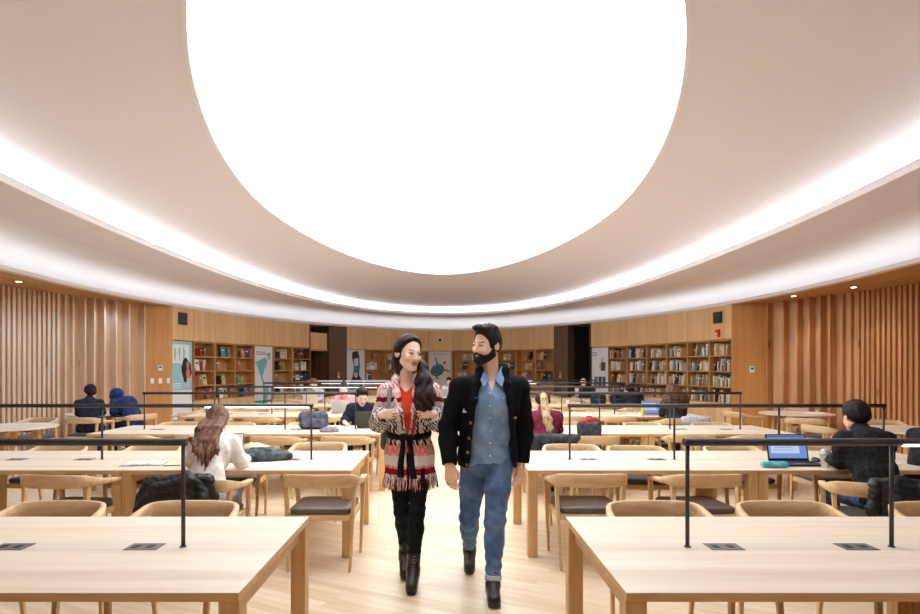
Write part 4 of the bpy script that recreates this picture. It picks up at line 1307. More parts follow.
P11, hc11, HR11 = seated('person in a black top bent forward, back turned, fifth right row', (3.95, 12.84, 0), 180, SKB, H_black, 'short', C_black, C_dark, lean=.16, pitch=-35, hunch=.12, res=.011, top_th=.035)
P12, hc12, HR12 = seated('bald person in a pale pink shirt behind a wide black laptop, last right row', (3.88, 17.44, 0), 0, SKB, None, None, C_pale, C_dark, lean=.04, pitch=-8, res=.012, scale=1.0)
P13, hc13, HR13 = seated('dark-haired person in a white shirt beside the turtle banner, far end of the aisle', (.12, 18.6, 0), -12, SKC, H_black, 'short', C_wshirt, C_dark, lean=.05, pitch=-12, res=.012)
round_table(.0, 17.75, 'small round oak table in front of the white-shirted person, far end of the aisle', .45)
place_chair(.12, 18.66, 168, 'oak armchair under the white-shirted person at the far end of the aisle', G2)
# ---------------------------------------------------------------- the walking pair
def sym(f): return [f(-1), f(1)]
def foot(name, A, H, T, mat, parent, sole_mat, shaft=.12, r=.047, toe_r=.036, heel=0.0, laces=False, res=.006):
    """ankle, heel and toe points (on the sole); shaft height above the ankle"""
    A, H, T = V3(*A), V3(*H), V3(*T); d = (T-H)/np.linalg.norm(T-H)
    side = np.cross(d, V3(0, 0, 1)); side /= np.linalg.norm(side); up = np.cross(side, d)
    def f(P):
        h = H+up*.045; t = T+up*.032-d*.02
        u = s_cap(P, h, t, .040, toe_r)
        u = smin(u, s_cap(P, A+up*0, H+up*.05+d*.03, r, .045), .03)
        u = smin(u, s_cap(P, A, A*1.0+SHAFT*shaft, r, r+.004), .02)
        u = smin(u, s_cap(P, A+d*.02, t, r-.006, .034), .03)
        u = smax(u, -((P-H) @ up-.004), .003)
        u = smax(u, (P-(A+SHAFT*shaft)) @ SHAFT, .004)
        return u+.0012*wob(P, 90)
    o = sdf_mesh(name, f, np.minimum(np.minimum(A, H), T)-.1, np.maximum(np.maximum(A, H), T)+V3(.1, .1, .16), res, mat, parent)
    def g(P):
        q = P-H; uu = q @ up; v = q-np.outer(uu, up)
        c = s_cap(v, V3(0, 0, 0)*0, (T-H)-d*.018, .041, toe_r+.004)
        a = np.maximum(c, np.abs(uu-.004)-.008)
        if heel:
            e = np.maximum(s_cap(v, d*.0, d*.02, .032), np.abs(uu+heel/2)-heel/2-.006)
            a = np.minimum(a, e)
        return a
    sdf_mesh('sole', g, np.minimum(H, T)-.09, np.maximum(H, T)+.09, .005, sole_mat, o)
    return o, d, up
# ---- the man
def denim(name, c1, c2, c3, fade=True):
    m, nt, b = newmat(name); N = nt.nodes.new; L = nt.links.new
    tc = N('ShaderNodeTexCoord')
    n1 = N('ShaderNodeTexNoise'); n1.inputs['Scale'].default_value = 9; n1.inputs['Detail'].default_value = 5; n1.inputs['Distortion'].default_value = .5
    n2 = N('ShaderNodeTexNoise'); n2.inputs['Scale'].default_value = 140; n2.inputs['Detail'].default_value = 3
    L(tc.outputs['Object'], n1.inputs['Vector']); L(tc.outputs['Object'], n2.inputs['Vector'])
    ad = N('ShaderNodeMath'); ad.operation = 'MULTIPLY_ADD'; ad.inputs[1].default_value = .35
    L(n2.outputs['Fac'], ad.inputs[0]); L(n1.outputs['Fac'], ad.inputs[2])
    rp = N('ShaderNodeValToRGB'); e = rp.color_ramp.elements
    e[0].position = .5; e[0].color = c1; e[1].position = .85; e[1].color = c3
    k = e.new(.66); k.color = c2
    L(ad.outputs[0], rp.inputs['Fac']); L(rp.outputs['Color'], b.inputs['Base Color'])
    bp = N('ShaderNodeBump'); bp.inputs['Strength'].default_value = .35; bp.inputs['Distance'].default_value = .006
    L(ad.outputs[0], bp.inputs['Height']); L(bp.outputs['Normal'], b.inputs['Normal'])
    b.inputs['Roughness'].default_value = .85; b.inputs['Specular IOR Level'].default_value = .15
    return m
M_shirt = denim('denim_shirt', lin(112, 142, 180), lin(128, 158, 196), lin(146, 174, 208))
M_jeansm = denim('denim_jeans', lin(72, 100, 142), lin(86, 116, 158), lin(112, 140, 178))
M_cuffm = denim('denim_inside', lin(140, 160, 184), lin(160, 178, 198), lin(186, 198, 212))
def knit(name, c, c2, sc=150):
    m, nt, b = newmat(name); N = nt.nodes.new; L = nt.links.new
    tc = N('ShaderNodeTexCoord'); w1 = N('ShaderNodeTexWave'); w1.wave_type = 'BANDS'; w1.bands_direction = 'Z'; w1.inputs['Scale'].default_value = sc/3; w1.inputs['Distortion'].default_value = 1.5
    w2 = N('ShaderNodeTexWave'); w2.bands_direction = 'X'; w2.inputs['Scale'].default_value = sc/4; w2.inputs['Distortion'].default_value = 1.5
    L(tc.outputs['Object'], w1.inputs['Vector']); L(tc.outputs['Object'], w2.inputs['Vector'])
    ml = N('ShaderNodeMath'); ml.operation = 'MULTIPLY'; L(w1.outputs['Fac'], ml.inputs[0]); L(w2.outputs['Fac'], ml.inputs[1])
    rp = N('ShaderNodeValToRGB'); rp.color_ramp.elements[0].color = c; rp.color_ramp.elements[1].color = c2
    L(ml.outputs[0], rp.inputs['Fac']); L(rp.outputs['Color'], b.inputs['Base Color'])
    bp = N('ShaderNodeBump'); bp.inputs['Strength'].default_value = .8; bp.inputs['Distance'].default_value = .006
    L(ml.outputs[0], bp.inputs['Height']); L(bp.outputs['Normal'], b.inputs['Normal'])
    b.inputs['Roughness'].default_value = .9; b.inputs['Specular IOR Level'].default_value = .12
    return m
M_cardi = knit('black_knit', lin(13, 14, 18), lin(34, 35, 42))
M_boot = plain('boot_leather', lin(40, 36, 36), .38, var=.25, vscale=40, bump=.2, bscale=120)
M_sole = plain('boot_sole', lin(70, 58, 50), .7, var=.1)
M_brass = plain('brass_button', lin(168, 128, 74), .35, metal=.7, var=.05)
M_pearl = plain('pearl_button', lin(226, 226, 226), .3, var=.02)
SKM = skin('man', lin(248, 208, 186)); SKW = skin('woman', lin(252, 218, 198))

def man():
    O = (.285, 4.3, 0)
    pel = V3(0, .02, .93); wai = V3(.005, .0, 1.09); che = V3(.015, .0, 1.29); nk = V3(.035, .03, 1.49); hc = V3(-.002, -.005, 1.720)
    HR = rotm(-47, 0, 0) @ rotm(0, 6, 4)
    sh = [V3(-.178, -.015, 1.410), V3(.222, .035, 1.410)]
    el = [V3(-.272, -.01, 1.14), V3(.272, .09, 1.15)]
    wr = [V3(-.262, -.13, .905), V3(.250, .06, .885)]
    hip = [V3(-.088, .02, .90), V3(.092, .0, .90)]
    kn = [V3(-.118, .15, .465), V3(.050, -.10, .505)]
    an = [V3(-.100, .49, .150), V3(.030, -.185, .105)]
    toe = [V3(-.108, .335, .012), V3(.030, -.330, .012)]; hee = [V3(-.100, .520, .10), V3(.030, -.125, .012)]
    def torso(P, g=0.0, w=0.0):
        d = smin(s_ell(P, pel, (.165+g, .110+g, .125+g)), s_ell(P, wai, (.150+g+w, .105+g, .16+g)), .06)
        d = smin(d, s_ell(P, che, (.178+g, .112+g, .175+g), rotm(-4)), .06)
        for i in (0, 1): d = smin(d, s_cap(P, nk+V3(0, .01, -.05), sh[i], .048+g, .055+g), .05)
        return d
    def arms(P, g=0.0, gw=None):
        gw = g if gw is None else gw; d = None
        for i in (0, 1):
            m1 = sh[i]*.5+el[i]*.5
            e = chain(P, [sh[i], m1, el[i], el[i]*.65+wr[i]*.35, wr[i]], [.050+g, .048+g, .042+g, .042+g, .028+gw], .02)
            d = e if d is None else np.minimum(d, e)
        return d
    def leg(P, i, g=0.0):
        th = hip[i]*.55+kn[i]*.45; cf = kn[i]*.68+an[i]*.32+V3(0, .015, 0)
        return chain(P, [hip[i], th, kn[i], cf, an[i]], [.086+g, .076+g, .056+g, .053+g, .036+g], .03)
    def neck(P, g=0.0): return s_cap(P, nk-V3(0, -.01, .05), hc+HR @ V3(0, .030, -.05), .060+g, .055+g)
    def body(P):
        d = smin(torso(P), arms(P), .03)
        d = smin(d, smin(leg(P, 0), leg(P, 1), .03), .03)
        d = smin(d, neck(P), .03); d = smin(d, head_sdf((P-hc) @ HR), .010)
        d = smin(d, hand_sdf(P, wr[0], (.08, -.10, -1), (.45, 1, 0), (1, -.45, 0), .42, 1.10, .6, res_r=1.10), .012)
        d = smin(d, hand_sdf(P, wr[1], (-.10, -.06, -1), (-.5, 1, 0), (-1, -.5, 0), .45, 1.10, .6, res_r=1.10), .012)
        for i in (0, 1): d = smin(d, s_cap(P, an[i], toe[i]+V3(0, .04, .03), .035, .03), .03)
        return d
    def mf(c):
        L = (c-hc) @ HR; m = head_mat(L, -.002)*(np.linalg.norm(c-hc, axis=1) < .16)
        m[(L[:, 1] < -.075) & (np.abs(L[:, 0]) < .013) & (np.abs(L[:, 2]+.0662) < .0028)] = 2
        return m
    b = sdf_mesh('person', body, (-.42, -.44, 0), (.42, .60, 1.88), .0045, [SKM, M_lipsm, M_eyew, M_iris, M_lash], None, mf)
    tag(b, 'bearded person in a black knit cardigan, denim shirt and jeans walking up the aisle', 'person')
    b.location = O
    # hair: short sides, swept-up quiff
    def hair(P):
        L = (P-hc) @ HR
        zc = np.interp(L[:, 1], [-.13, -.085, -.070, -.058, -.046, -.032, -.015, .0, .03, .06, .11], [.095, .092, .082, .060, .034, -.035, -.030, -.012, -.03, -.06, -.075])
        d = hair_shell(L, zc, .013, .5)
        d = smin(d, s_ell(L, (.004, -.058, .116), (.056, .060, .026), rotm(0, -16)), .018)
        d = smin(d, s_ell(L, (.0, .02, .118), (.062, .075, .028)), .025)
        st = np.sin(L[:, 0]*210+L[:, 1]*60+3*np.sin(L[:, 1]*25))*.0028*np.clip((L[:, 2]-.05)*20, 0, 1)
        return d+st+.003*wob(L, 70)
    sdf_mesh('hair', hair, hc-.17, hc+.19, .0042, H_black, b)
    def beard(P):
        L = (P-hc) @ HR
        d = head_sdf(L, detail=False)-.010
        low = smin(s_ell(L, (0, -.068, -.100), (.040, .036, .030)), d, .02)
        x, y, z = L[:, 0], L[:, 1], L[:, 2]
        zb = np.interp(y, [-.12, -.095, -.075, -.045, -.015, .01], [-.052, -.056, -.066, -.058, -.030, .012])
        g = smax(low, (z-zb)*.9, .004)
        g = smax(g, (y-.016+(z+.06)*.25), .006)
        g = smax(g, -(z+.145), .006)
        # moustache
        ms = smin(s_cap(L, (0, -.104, -.052), (.028, -.094, -.062), .0075, .005), s_cap(L, (0, -.104, -.052), (-.028, -.094, -.062), .0075, .005), .004)
        g = smax(g, -s_ell(L, (0, -.104, -.068), (.022, .024, .0125)), .003)
        g = smin(g, ms, .004)
        return g+.0018*wob(L, 130)
    sdf_mesh('beard', beard, hc-.20, hc+.12, .004, fabric('beard_hair', lin(24, 18, 18), lin(52, 40, 38), 160, .6), b)
    # denim shirt
    def bnd(P, x, w): return np.abs(P[:, 0]-x)-w
    def shirt(P):
        d = smin(torso(P, .016, .012)-.014*np.clip((1.02-P[:, 2])*8, 0, 1), s_cap(P, nk+V3(0, .01, -.05), nk+V3(0, .02, .03), .074, .070), .03)
        d = smax(d, P[:, 2]-1.535, .006)
        d = smax(d, .885+.02*np.cos(P[:, 0]*16)-P[:, 2], .005)
        v = np.maximum(np.abs(P[:, 0]-.028)-(P[:, 2]-1.395)*.42, P[:, 1]-.0)
        d = smax(d, -v, .006)
        fr = P[:, 1] < 0
        pl = np.clip(1-np.abs(P[:, 0]-.015)/.017, 0, 1)*fr
        d = d-.0030*np.clip(pl*6, 0, 1)
        for cx in (-.085, .105):
            m = np.clip(np.minimum(.042-np.abs(P[:, 0]-cx), .05-np.abs(P[:, 2]-1.32))*250, 0, 1)*fr
            f = np.clip(np.minimum(.044-np.abs(P[:, 0]-cx), .018-np.abs(P[:, 2]-1.362)+.010*np.clip(1-np.abs(P[:, 0]-cx)/.04, 0, 1))*250, 0, 1)*fr
            d = d-.0025*m-.003*f
        fold = np.sin(P[:, 2]*34+P[:, 0]*22+2*np.sin(P[:, 0]*14))*.0035*np.clip((1.28-P[:, 2])*6, 0, 1)
        return d+fold+.0025*wob(P, 45, 3)
    S = sdf_mesh('shirt', shirt, (-.25, -.25, .84), (.30, .25, 1.58), .0048, M_shirt, b)
    mb = MB()
    for s in (-1, 1):
        a = Vector((.036+s*.070, .010, 1.570)); b2 = Vector((.033+s*.018, -.068, 1.475)); c2 = Vector((.033+s*.062, -.130, 1.425)); d2 = Vector((.035+s*.098, -.050, 1.505))
        n = (b2-a).cross(d2-a).normalized()*.006
        q = [a, b2, c2, d2]
        mb.add([p+n for p in q]+[p-n for p in q], [(0, 1, 2, 3), (7, 6, 5, 4), (0, 4, 5, 1), (1, 5, 6, 2), (2, 6, 7, 3), (3, 7, 4, 0)])
    mb.build('collar', M_shirt, S, bevel=.002)
    for z, y in ((1.385, -.120), (1.30, -.138), (1.215, -.136), (1.13, -.134), (1.045, -.134), (.96, -.138)):
        mb = MB(); mb.cyl((.015, y+.004, z), (.015, y-.005, z), .0055, n=10); mb.build('button', M_pearl, S)
    for cx in (-.085, .105):
        mb = MB(); mb.cyl((cx, -.126, 1.352), (cx, -.142, 1.352), .005, n=10); mb.build('button', M_pearl, S)
    # cardigan
    def xc(z): return np.interp(z, [.86, 1.33, 1.56], [.022, .027, .040])
    def cw(z): return np.interp(z, [.86, .98, 1.33, 1.45, 1.56], [.158, .146, .118, .098, .080])
    def cardi(P):
        z = P[:, 2]
        d = smin(torso(P, .036, .015), s_cap(P, nk+V3(0, .02, -.05), nk+V3(0, .03, .02), .082, .078), .03)
        sk = (s_ell(P, (0.01, .02, .93), (.200, .150, .20)))
        d = smin(d, sk, .05)
        d = smin(d, arms(P, .026, .026), .02)
        d = smax(d, P[:, 2]-1.56, .006)
        trunk_cut = (.868-z)
        for i in (0, 1): pass
        d = smax(d, trunk_cut, .006)
        for i in (0, 1):  # cuffs
            dr = (wr[i]-el[i])/np.linalg.norm(wr[i]-el[i])
            d = np.maximum(d, np.minimum((P-(wr[i]+dr*.002)) @ dr, .13-np.linalg.norm(P-wr[i], axis=1)))
        cut = np.maximum(np.abs(P[:, 0]-xc(z))-cw(z), P[:, 1]-.0)
        d = smax(d, -cut, .008)
        # rolled shawl edge
        for s in (-1, 1):
            pts = [V3(.045, .105, 1.56), V3(.045+s*.078, .062, 1.565), V3(.042+s*.090, -.018, 1.54), V3(.028+s*.104, -.092, 1.445), V3(.027+s*.123, -.124, 1.33), V3(.024+s*.148, -.136, 1.10), V3(.022+s*.162, -.128, .89)]
            d = smin(d, chain(P, pts, [.024, .026, .027, .026, .021, .015, .014], .02), .012)
        # patch pockets
        for s in (-1, 1):
            m = np.clip(np.minimum(.055-np.abs(P[:, 0]-(.02+s*.17)), .06-np.abs(z-.985))*200, 0, 1)*(P[:, 1] < 0)
            d = d-.004*m
        return d+.0045*wob(P, 30, 7)+.002*wob(P, 75, 2)
    Cd = sdf_mesh('cardigan', cardi, (-.40, -.30, .82), (.40, .28, 1.60), .005, M_cardi, b)
    def hit(x, z):  # front surface of the cardigan
        ys = np.arange(-.30, .05, .004); q = np.stack([np.full_like(ys, x), ys, np.full_like(ys, z)], 1).astype(np.float32)
        v = cardi(q); i = np.argmax(v < 0); return float(ys[i]) if (v < 0).any() else -.14
    for x, z in ((-.118, 1.185), (-.130, 1.08), (-.138, .985), (-.142, .90)):
        y = hit(x, z); mb = MB(); mb.cyl((x, y+.002, z), (x, y-.007, z), .0105, n=14); mb.build('button', M_brass, Cd)
    for x, z in ((-.150, 1.255), (.180, 1.215)):
        y = hit(x, z); mb = MB(); mb.box((x, y-.003, z), (.040, .006, .010)); mb.box((x-.012, y-.004, z+.010), (.008, .006, .022)); mb.build('stitch_tab', M_pearl, Cd)
    # jeans
    def jeans(P):
        d = smin(s_ell(P, pel+V3(0, 0, -.005), (.172, .120, .115)), smin(leg(P, 0, .012), leg(P, 1, .012), .02), .03)
        d = smax(d, P[:, 2]-1.0, .01)
        for i in (0, 1):
            dr = (an[i]-kn[i])/np.linalg.norm(an[i]-kn[i])
            d = smax(d, np.minimum((P-(an[i]-dr*.035)) @ dr, .20-np.linalg.norm(P-an[i], axis=1)), .004)
            k = np.exp(-((P-kn[i])**2).sum(1)/.012)
            d = d+.006*np.sin(P[:, 2]*75+P[:, 0]*30)*k
            a2 = np.exp(-((P-(an[i]-dr*.12))**2).sum(1)/.010)
            d = d+.006*np.sin(P[:, 2]*85+P[:, 0]*40+1)*a2
        fly = np.clip(1-np.abs(P[:, 0]-.008)/.014, 0, 1)*(P[:, 1] < 0)*(P[:, 2] > .80)
        d = d-.003*fly
        cr = np.exp(-((P-V3(.0, -.07, .83))**2).sum(1)/.010)
        return d+.006*np.sin(P[:, 2]*60-np.abs(P[:, 0])*50)*cr+.003*wob(P, 38, 4)
    J = sdf_mesh('jeans', jeans, (-.25, -.35, .05), (.25, .62, 1.02), .005, M_jeansm, b)
    for i in (0, 1):
        dr = (an[i]-kn[i])/np.linalg.norm(an[i]-kn[i]); c = an[i]-dr*.042
        def cf(P, c=c, dr=dr, i=i):
            d = leg(P, i, .019)
            return np.maximum(d, np.abs((P-c) @ dr)-.018)+.0015*wob(P, 80)
        if i == 1: sdf_mesh('turned_cuff', cf, c-.1, c+.1, .005, M_cuffm, J)
    global SHAFT
    for i in (0, 1):
        dr = (kn[i]-an[i])/np.linalg.norm(kn[i]-an[i]); SHAFT = dr.astype(np.float32)
        foot('boot', an[i], hee[i], toe[i], M_boot, b, M_sole, shaft=.085, r=.046, toe_r=.038, heel=.018)
    return b
MAN = man()

# ---- the woman
def pattern_mat():
    m, nt, b = newmat('striped_knit'); N = nt.nodes.new; L = nt.links.new
    def math_(op, a, bb=None, c=None):
        n = N('ShaderNodeMath'); n.operation = op
        for i, v in enumerate((a, bb, c)):
            if v is None: continue
            if isinstance(v, (int, float)): n.inputs[i].default_value = v
            else: L(v, n.inputs[i])
        return n.outputs[0]
    tc = N('ShaderNodeTexCoord'); sx = N('ShaderNodeSeparateXYZ'); L(tc.outputs['Object'], sx.inputs[0])
    X, Y, Z = sx.outputs
    ang = math_('ARCTAN2', X, math_('ADD', Y, -.6))
    # zigzag edges on the bands
    zz = math_('MULTIPLY', math_('PINGPONG', math_('MULTIPLY', X, 38.0), 1.0), .008)
    zf = math_('MULTIPLY_ADD', math_('ADD', Z, zz), 1/.80, -.68/.80)
    def ramp(stops):
        r = N('ShaderNodeValToRGB'); r.color_ramp.interpolation = 'CONSTANT'; e = r.color_ramp.elements
        stops = sorted(stops)
        e[0].position = stops[0][0]; e[0].color = stops[0][1]; e[1].position = stops[1][0]; e[1].color = stops[1][1]
        for p, c in stops[2:]: k = e.new(p); k.color = c
        L(zf, r.inputs['Fac']); return r.outputs['Color']
    f = lambda z: (z-.68)/.80
    Wh = lin(240, 232, 230); Pk = lin(232, 128, 122); Rd = lin(148, 26, 44); Gy = lin(150, 140, 146); Bk = lin(40, 34, 42); LP = lin(242, 178, 172); Or = lin(226, 96, 84)
    A = ramp([(0, Gy), (f(.800), Rd), (f(.845), LP), (f(.862), Wh), (f(.935), LP), (f(.955), Pk), (f(1.01), Wh), (f(1.05), Wh), (f(1.20), Wh), (f(1.25), Gy), (f(1.285), Wh), (f(1.315), Rd), (f(1.35), Wh), (f(1.405), Pk), (f(1.46), LP)])
    B = ramp([(0, Wh), (f(.800), Rd), (f(.845), Pk), (f(.862), Wh), (f(.935), Pk), (f(.955), LP), (f(1.01), Bk), (f(1.05), Bk), (f(1.20), Bk), (f(1.25), Wh), (f(1.285), LP), (f(1.315), Rd), (f(1.35), LP), (f(1.405), Wh), (f(1.46), Wh)])
    # vertical streaks / diagonal weave
    wv = N('ShaderNodeTexNoise'); mp = N('ShaderNodeMapping'); mp.inputs['Scale'].default_value = (62, 62, 7)
    L(tc.outputs['Object'], mp.inputs['Vector']); L(mp.outputs['Vector'], wv.inputs['Vector']); wv.inputs['Scale'].default_value = 1; wv.inputs['Detail'].default_value = 2
    dg = math_('SINE', math_('ADD', math_('MULTIPLY', X, 230.0), math_('MULTIPLY', Z, 170.0)))
    mixv = math_('GREATER_THAN', math_('ADD', wv.outputs['Fac'], math_('MULTIPLY', dg, .06)), .5)
    mx = N('ShaderNodeMix'); mx.data_type = 'RGBA'
    L(mixv, mx.inputs['Factor']); L(A, mx.inputs['A']); L(B, mx.inputs['B']); L(mx.outputs['Result'], b.inputs['Base Color'])
    bp = N('ShaderNodeBump'); bp.inputs['Strength'].default_value = .6; bp.inputs['Distance'].default_value = .006
    L(wv.outputs['Fac'], bp.inputs['Height']); L(bp.outputs['Normal'], b.inputs['Normal'])
    b.inputs['Roughness'].default_value = .95; b.inputs['Specular IOR Level'].default_value = .1
    return m
M_pat = pattern_mat()
M_orange = fabric('orange_top', lin(206, 62, 34), lin(228, 84, 50), 60)
M_belt = fabric('black_sash', lin(14, 13, 17), lin(30, 28, 34), 80)
M_legg = fabric('black_leggings', lin(12, 12, 15), lin(26, 26, 31), 40, bump=.2)
M_boot2 = plain('black_boot_leather', lin(24, 22, 24), .30, var=.3, vscale=40, bump=.25, bscale=90)

def woman():
    O = (-.269, 4.45, 0)
    pel = V3(0, .02, .93); wai = V3(-.0, .0, 1.08); che = V3(0, .0, 1.26); nk = V3(-.022, .02, 1.44); hc = V3(.0, -.01, 1.662)
    HS = 1.03; HR = rotm(33, 0, 0) @ rotm(0, 4, 6)
    sh = [V3(-.150, .0, 1.375), V3(.158, .0, 1.375)]
    el = [V3(-.225, .06, 1.150), V3(.222, .06, 1.150)]
    wr = [V3(-.190, -.175, 1.228), V3(.185, -.170, 1.232)]
    hip = [V3(-.078, .02, .90), V3(.082, .0, .90)]
    kn = [V3(-.052, .0, .515), V3(.062, -.075, .53)]
    an = [V3(-.042, .215, .165), V3(.038, -.105, .135)]
    toe = [V3(-.030, .045, .012), V3(.030, -.245, .010)]; hee = [V3(-.044, .225, .085), V3(.038, -.070, .055)]
    def torso(P, g=0.0):
        d = smin(s_ell(P, pel, (.158+g, .108+g, .125+g)), s_ell(P, wai, (.118+g, .090+g, .15+g)), .06)
        d = smin(d, s_ell(P, che, (.142+g, .098+g, .155+g)), .05)
        for s in (-1, 1): d = smin(d, s_ell(P, (s*.065, -.085, 1.245), (.058+g*.6, .045+g*.6, .055+g*.6)), .03)
        for i in (0, 1): d = smin(d, s_cap(P, nk+V3(0, .01, -.04), sh[i], .036+g, .044+g), .05)
        return d
    def arms(P, g=0.0, gw=None):
        gw = g if gw is None else gw; d = None
        for i in (0, 1):
            e = chain(P, [sh[i], el[i], wr[i]], [.045+g, .038+g, .024+gw], .02)
            d = e if d is None else np.minimum(d, e)
        return d
    def leg(P, i, g=0.0):
        th = hip[i]*.55+kn[i]*.45; cf = kn[i]*.68+an[i]*.32+V3(0, .015, 0)
        return chain(P, [hip[i], th, kn[i], cf, an[i]], [.080+g, .066+g, .048+g, .048+g, .034+g], .03)
    def neck(P, g=0.0): return s_cap(P, nk-V3(0, 0, .03), hc+HR @ V3(0, .028, -.06), .047+g, .045+g)
    def body(P):
        d = smin(torso(P), arms(P), .03)
        d = smin(d, smin(leg(P, 0), leg(P, 1), .03), .03)
        d = smin(d, neck(P), .03); d = smin(d, head_sdf((P-hc) @ HR/HS, True)*HS, .008)
        d = smin(d, hand_sdf(P, wr[0], (.9, -.35, .12), (.25, 1, -.1), (0, 0, 1), .95, .88, .9), .010)
        d = smin(d, hand_sdf(P, wr[1], (-.9, -.35, .12), (-.25, 1, -.1), (0, 0, 1), .95, .88, .9), .010)
        for i in (0, 1): d = smin(d, s_cap(P, an[i], toe[i]+V3(0, .04, .03), .032, .026), .03)
        return d
    def mf(c):
        L = (c-hc) @ HR/HS; m = head_mat(L, .002)*(np.linalg.norm(c-hc, axis=1) < .17)
        m[(L[:, 1] < -.075) & (np.abs(L[:, 0]) < .0155) & (np.abs(L[:, 2]+.0665+.003*np.cos(L[:, 0]*90)) < .0036)] = 2
        return m
    b = sdf_mesh('person', body, (-.34, -.36, 0), (.34, .34, 1.83), .0045, [SKW, M_lips, M_eyew, M_iris, M_lash], None, mf)
    tag(b, 'person with long dark hair in a striped fringed cardigan, black leggings and laced boots', 'person')
    b.location = O
    def hair(P):
        L = (P-hc) @ HR/HS
        x, y, z = L[:, 0], L[:, 1], L[:, 2]
        zc = np.interp(y, [-.13, -.095, -.080, -.066, -.052, -.036, -.018, .0, .02, .035], [.125, .118, .104, .086, .066, .040, .016, -.006, -.04, -.20])
        part = np.clip(1-np.abs(x+.010)/.005, 0, 1)*.006*(z > .05)*(y < .05)
        d = (hair_shell(L, zc, .017, .5)+part)*HS
        H = lambda *a: (hc+HR @ V3(*a)).astype(np.float32)
        # behind the head down to the shoulders
        d = smin(d, chain(P, [H(0, .05, .02), H(0, .07, -.07), V3(-.03, .09, 1.50), V3(-.02, .11, 1.38)], [.090, .075, .065, .030], .04), .02)
        # left of the face, tucked behind the ear
        d = smin(d, chain(P, [H(-.062, .035, .03), H(-.070, .045, -.05), H(-.062, .05, -.12)], [.034, .026, .012], .02), .015)
        # the big wavy fall over the shoulder and chest
        pts = [H(.062, .030, .045), H(.076, .020, -.03), V3(.100, -.020, 1.56), V3(.112, -.095, 1.46), V3(.122, -.135, 1.36), V3(.115, -.155, 1.29), V3(.100, -.160, 1.235)]
        d = smin(d, chain(P, pts, [.036, .030, .036, .056, .066, .058, .022], .03), .02)
        d = smin(d, chain(P, [V3(.085, -.09, 1.46), V3(.075, -.14, 1.35), V3(.060, -.165, 1.26)], [.040, .034, .010], .02), .012)
        d = smin(d, chain(P, [V3(.14, -.08, 1.44), V3(.165, -.12, 1.34), V3(.150, -.15, 1.24)], [.040, .030, .008], .02), .012)
        body_w = np.clip((1.60-P[:, 2])*5, 0, 1)
        w = np.sin(P[:, 0]*95+4*np.sin(P[:, 2]*24)+P[:, 1]*40)
        top = np.clip((P[:, 2]-1.66)*12, 0, 1)
        w2 = np.sin(L[:, 1]*120+L[:, 2]*50)*.0012*top
        return d+.0062*w*body_w+w2
    sdf_mesh('hair', hair, (-.20, -.26, 1.16), (.26, .22, 1.82), .0045, H_dbrown, b)
    # earring-free ear is part of the body; orange top
    def top(P):
        d = smin(torso(P, .010), neck(P, .010), .03)
        d = smax(d, P[:, 2]-np.where(P[:, 1] < 0, 1.385+np.abs(P[:, 0]+.02)*.9, 1.46), .006)
        d = smax(d, .97-P[:, 2], .01)
        return d+.003*wob(P, 40)
    sdf_mesh('top', top, (-.22, -.24, .94), (.22, .18, 1.50), .006, M_orange, b)
    def skirt(P, g=0.0):
        Q = P.copy(); Q[:, 1] = (Q[:, 1]-.02)*1.30
        return s_cap(Q, V3(0, 0, 1.07), V3(.003, 0, .70), .128+g, .205+g)/1.15
    def cardi(P):
        x, y, z = P[:, 0], P[:, 1], P[:, 2]
        d = smin(torso(P, .028), s_cap(P, nk+V3(0, .02, -.05), nk+V3(0, .03, .02), .072, .066), .03)
        d = smin(d, skirt(P), .04)
        d = smin(d, arms(P, .030, .034), .03)
        d = smax(d, P[:, 2]-1.50, .006)
        for i in (0, 1):
            dr = (wr[i]-el[i])/np.linalg.norm(wr[i]-el[i])
            d = np.maximum(d, np.minimum((P-(wr[i]-dr*.004)) @ dr, .11-np.linalg.norm(P-wr[i], axis=1)))
        w = np.interp(z, [.70, .98, 1.07, 1.12, 1.36, 1.46], [.012, .006, .003, .022, .055, .075])
        cut = np.maximum(np.abs(x+.005)-w, y-.0)
        d = smax(d, -cut, .006)
        for s in (-1, 1):
            pts = [V3(-.022, .095, 1.475), V3(-.022+s*.068, .050, 1.49), V3(-.020+s*.078, -.020, 1.47), V3(-.012+s*.070, -.095, 1.37), V3(-.006+s*.052, -.140, 1.25), V3(s*.028, -.120, 1.12)]
            d = smin(d, chain(P, pts, [.020, .024, .026, .026, .022, .012], .02), .012)
        d = smax(d, .765-z, .004)
        fold = np.sin(np.arctan2(x, -(y-.02))*11)*.007*np.clip((1.0-z)*5, 0, 1)
        return d+fold+.004*wob(P, 32, 3)
    Cd = sdf_mesh('cardigan', cardi, (-.33, -.30, .74), (.33, .28, 1.54), .005, M_pat, b)
    def hit(x, z, f=None):
        ys = np.arange(-.32, .05, .003); q = np.stack([np.full_like(ys, x), ys, np.full_like(ys, z)], 1).astype(np.float32)
        v = (f or cardi)(q); i = np.argmax(v < 0); return float(ys[i]) if (v < 0).any() else -.14
    # fringe strands round the hem and along the lapels
    fr = random.Random(4)
    mbs = [MB(), MB(), MB()]
    for k in range(150):
        a = 2*PI*k/150+fr.uniform(-.015, .015)
        q0 = np.array([[r*math.sin(a), .02-r*math.cos(a), .785] for r in np.arange(.02, .32, .004)], np.float32)
        v = cardi(q0); ins = np.nonzero(v < 0)[0]
        if len(ins) == 0: continue
        p = q0[ins[-1]]; p0 = Vector(p.tolist()); out = Vector((math.sin(a), -math.cos(a), 0))
        L_ = fr.uniform(.055, .08)
        p1 = p0+Vector((fr.uniform(-.008, .008), 0, -.025-L_*.4))+out*.004; p2 = p1+Vector((fr.uniform(-.01, .01), fr.uniform(-.006, .006), -L_*.6))+out*fr.uniform(-.004, .008)
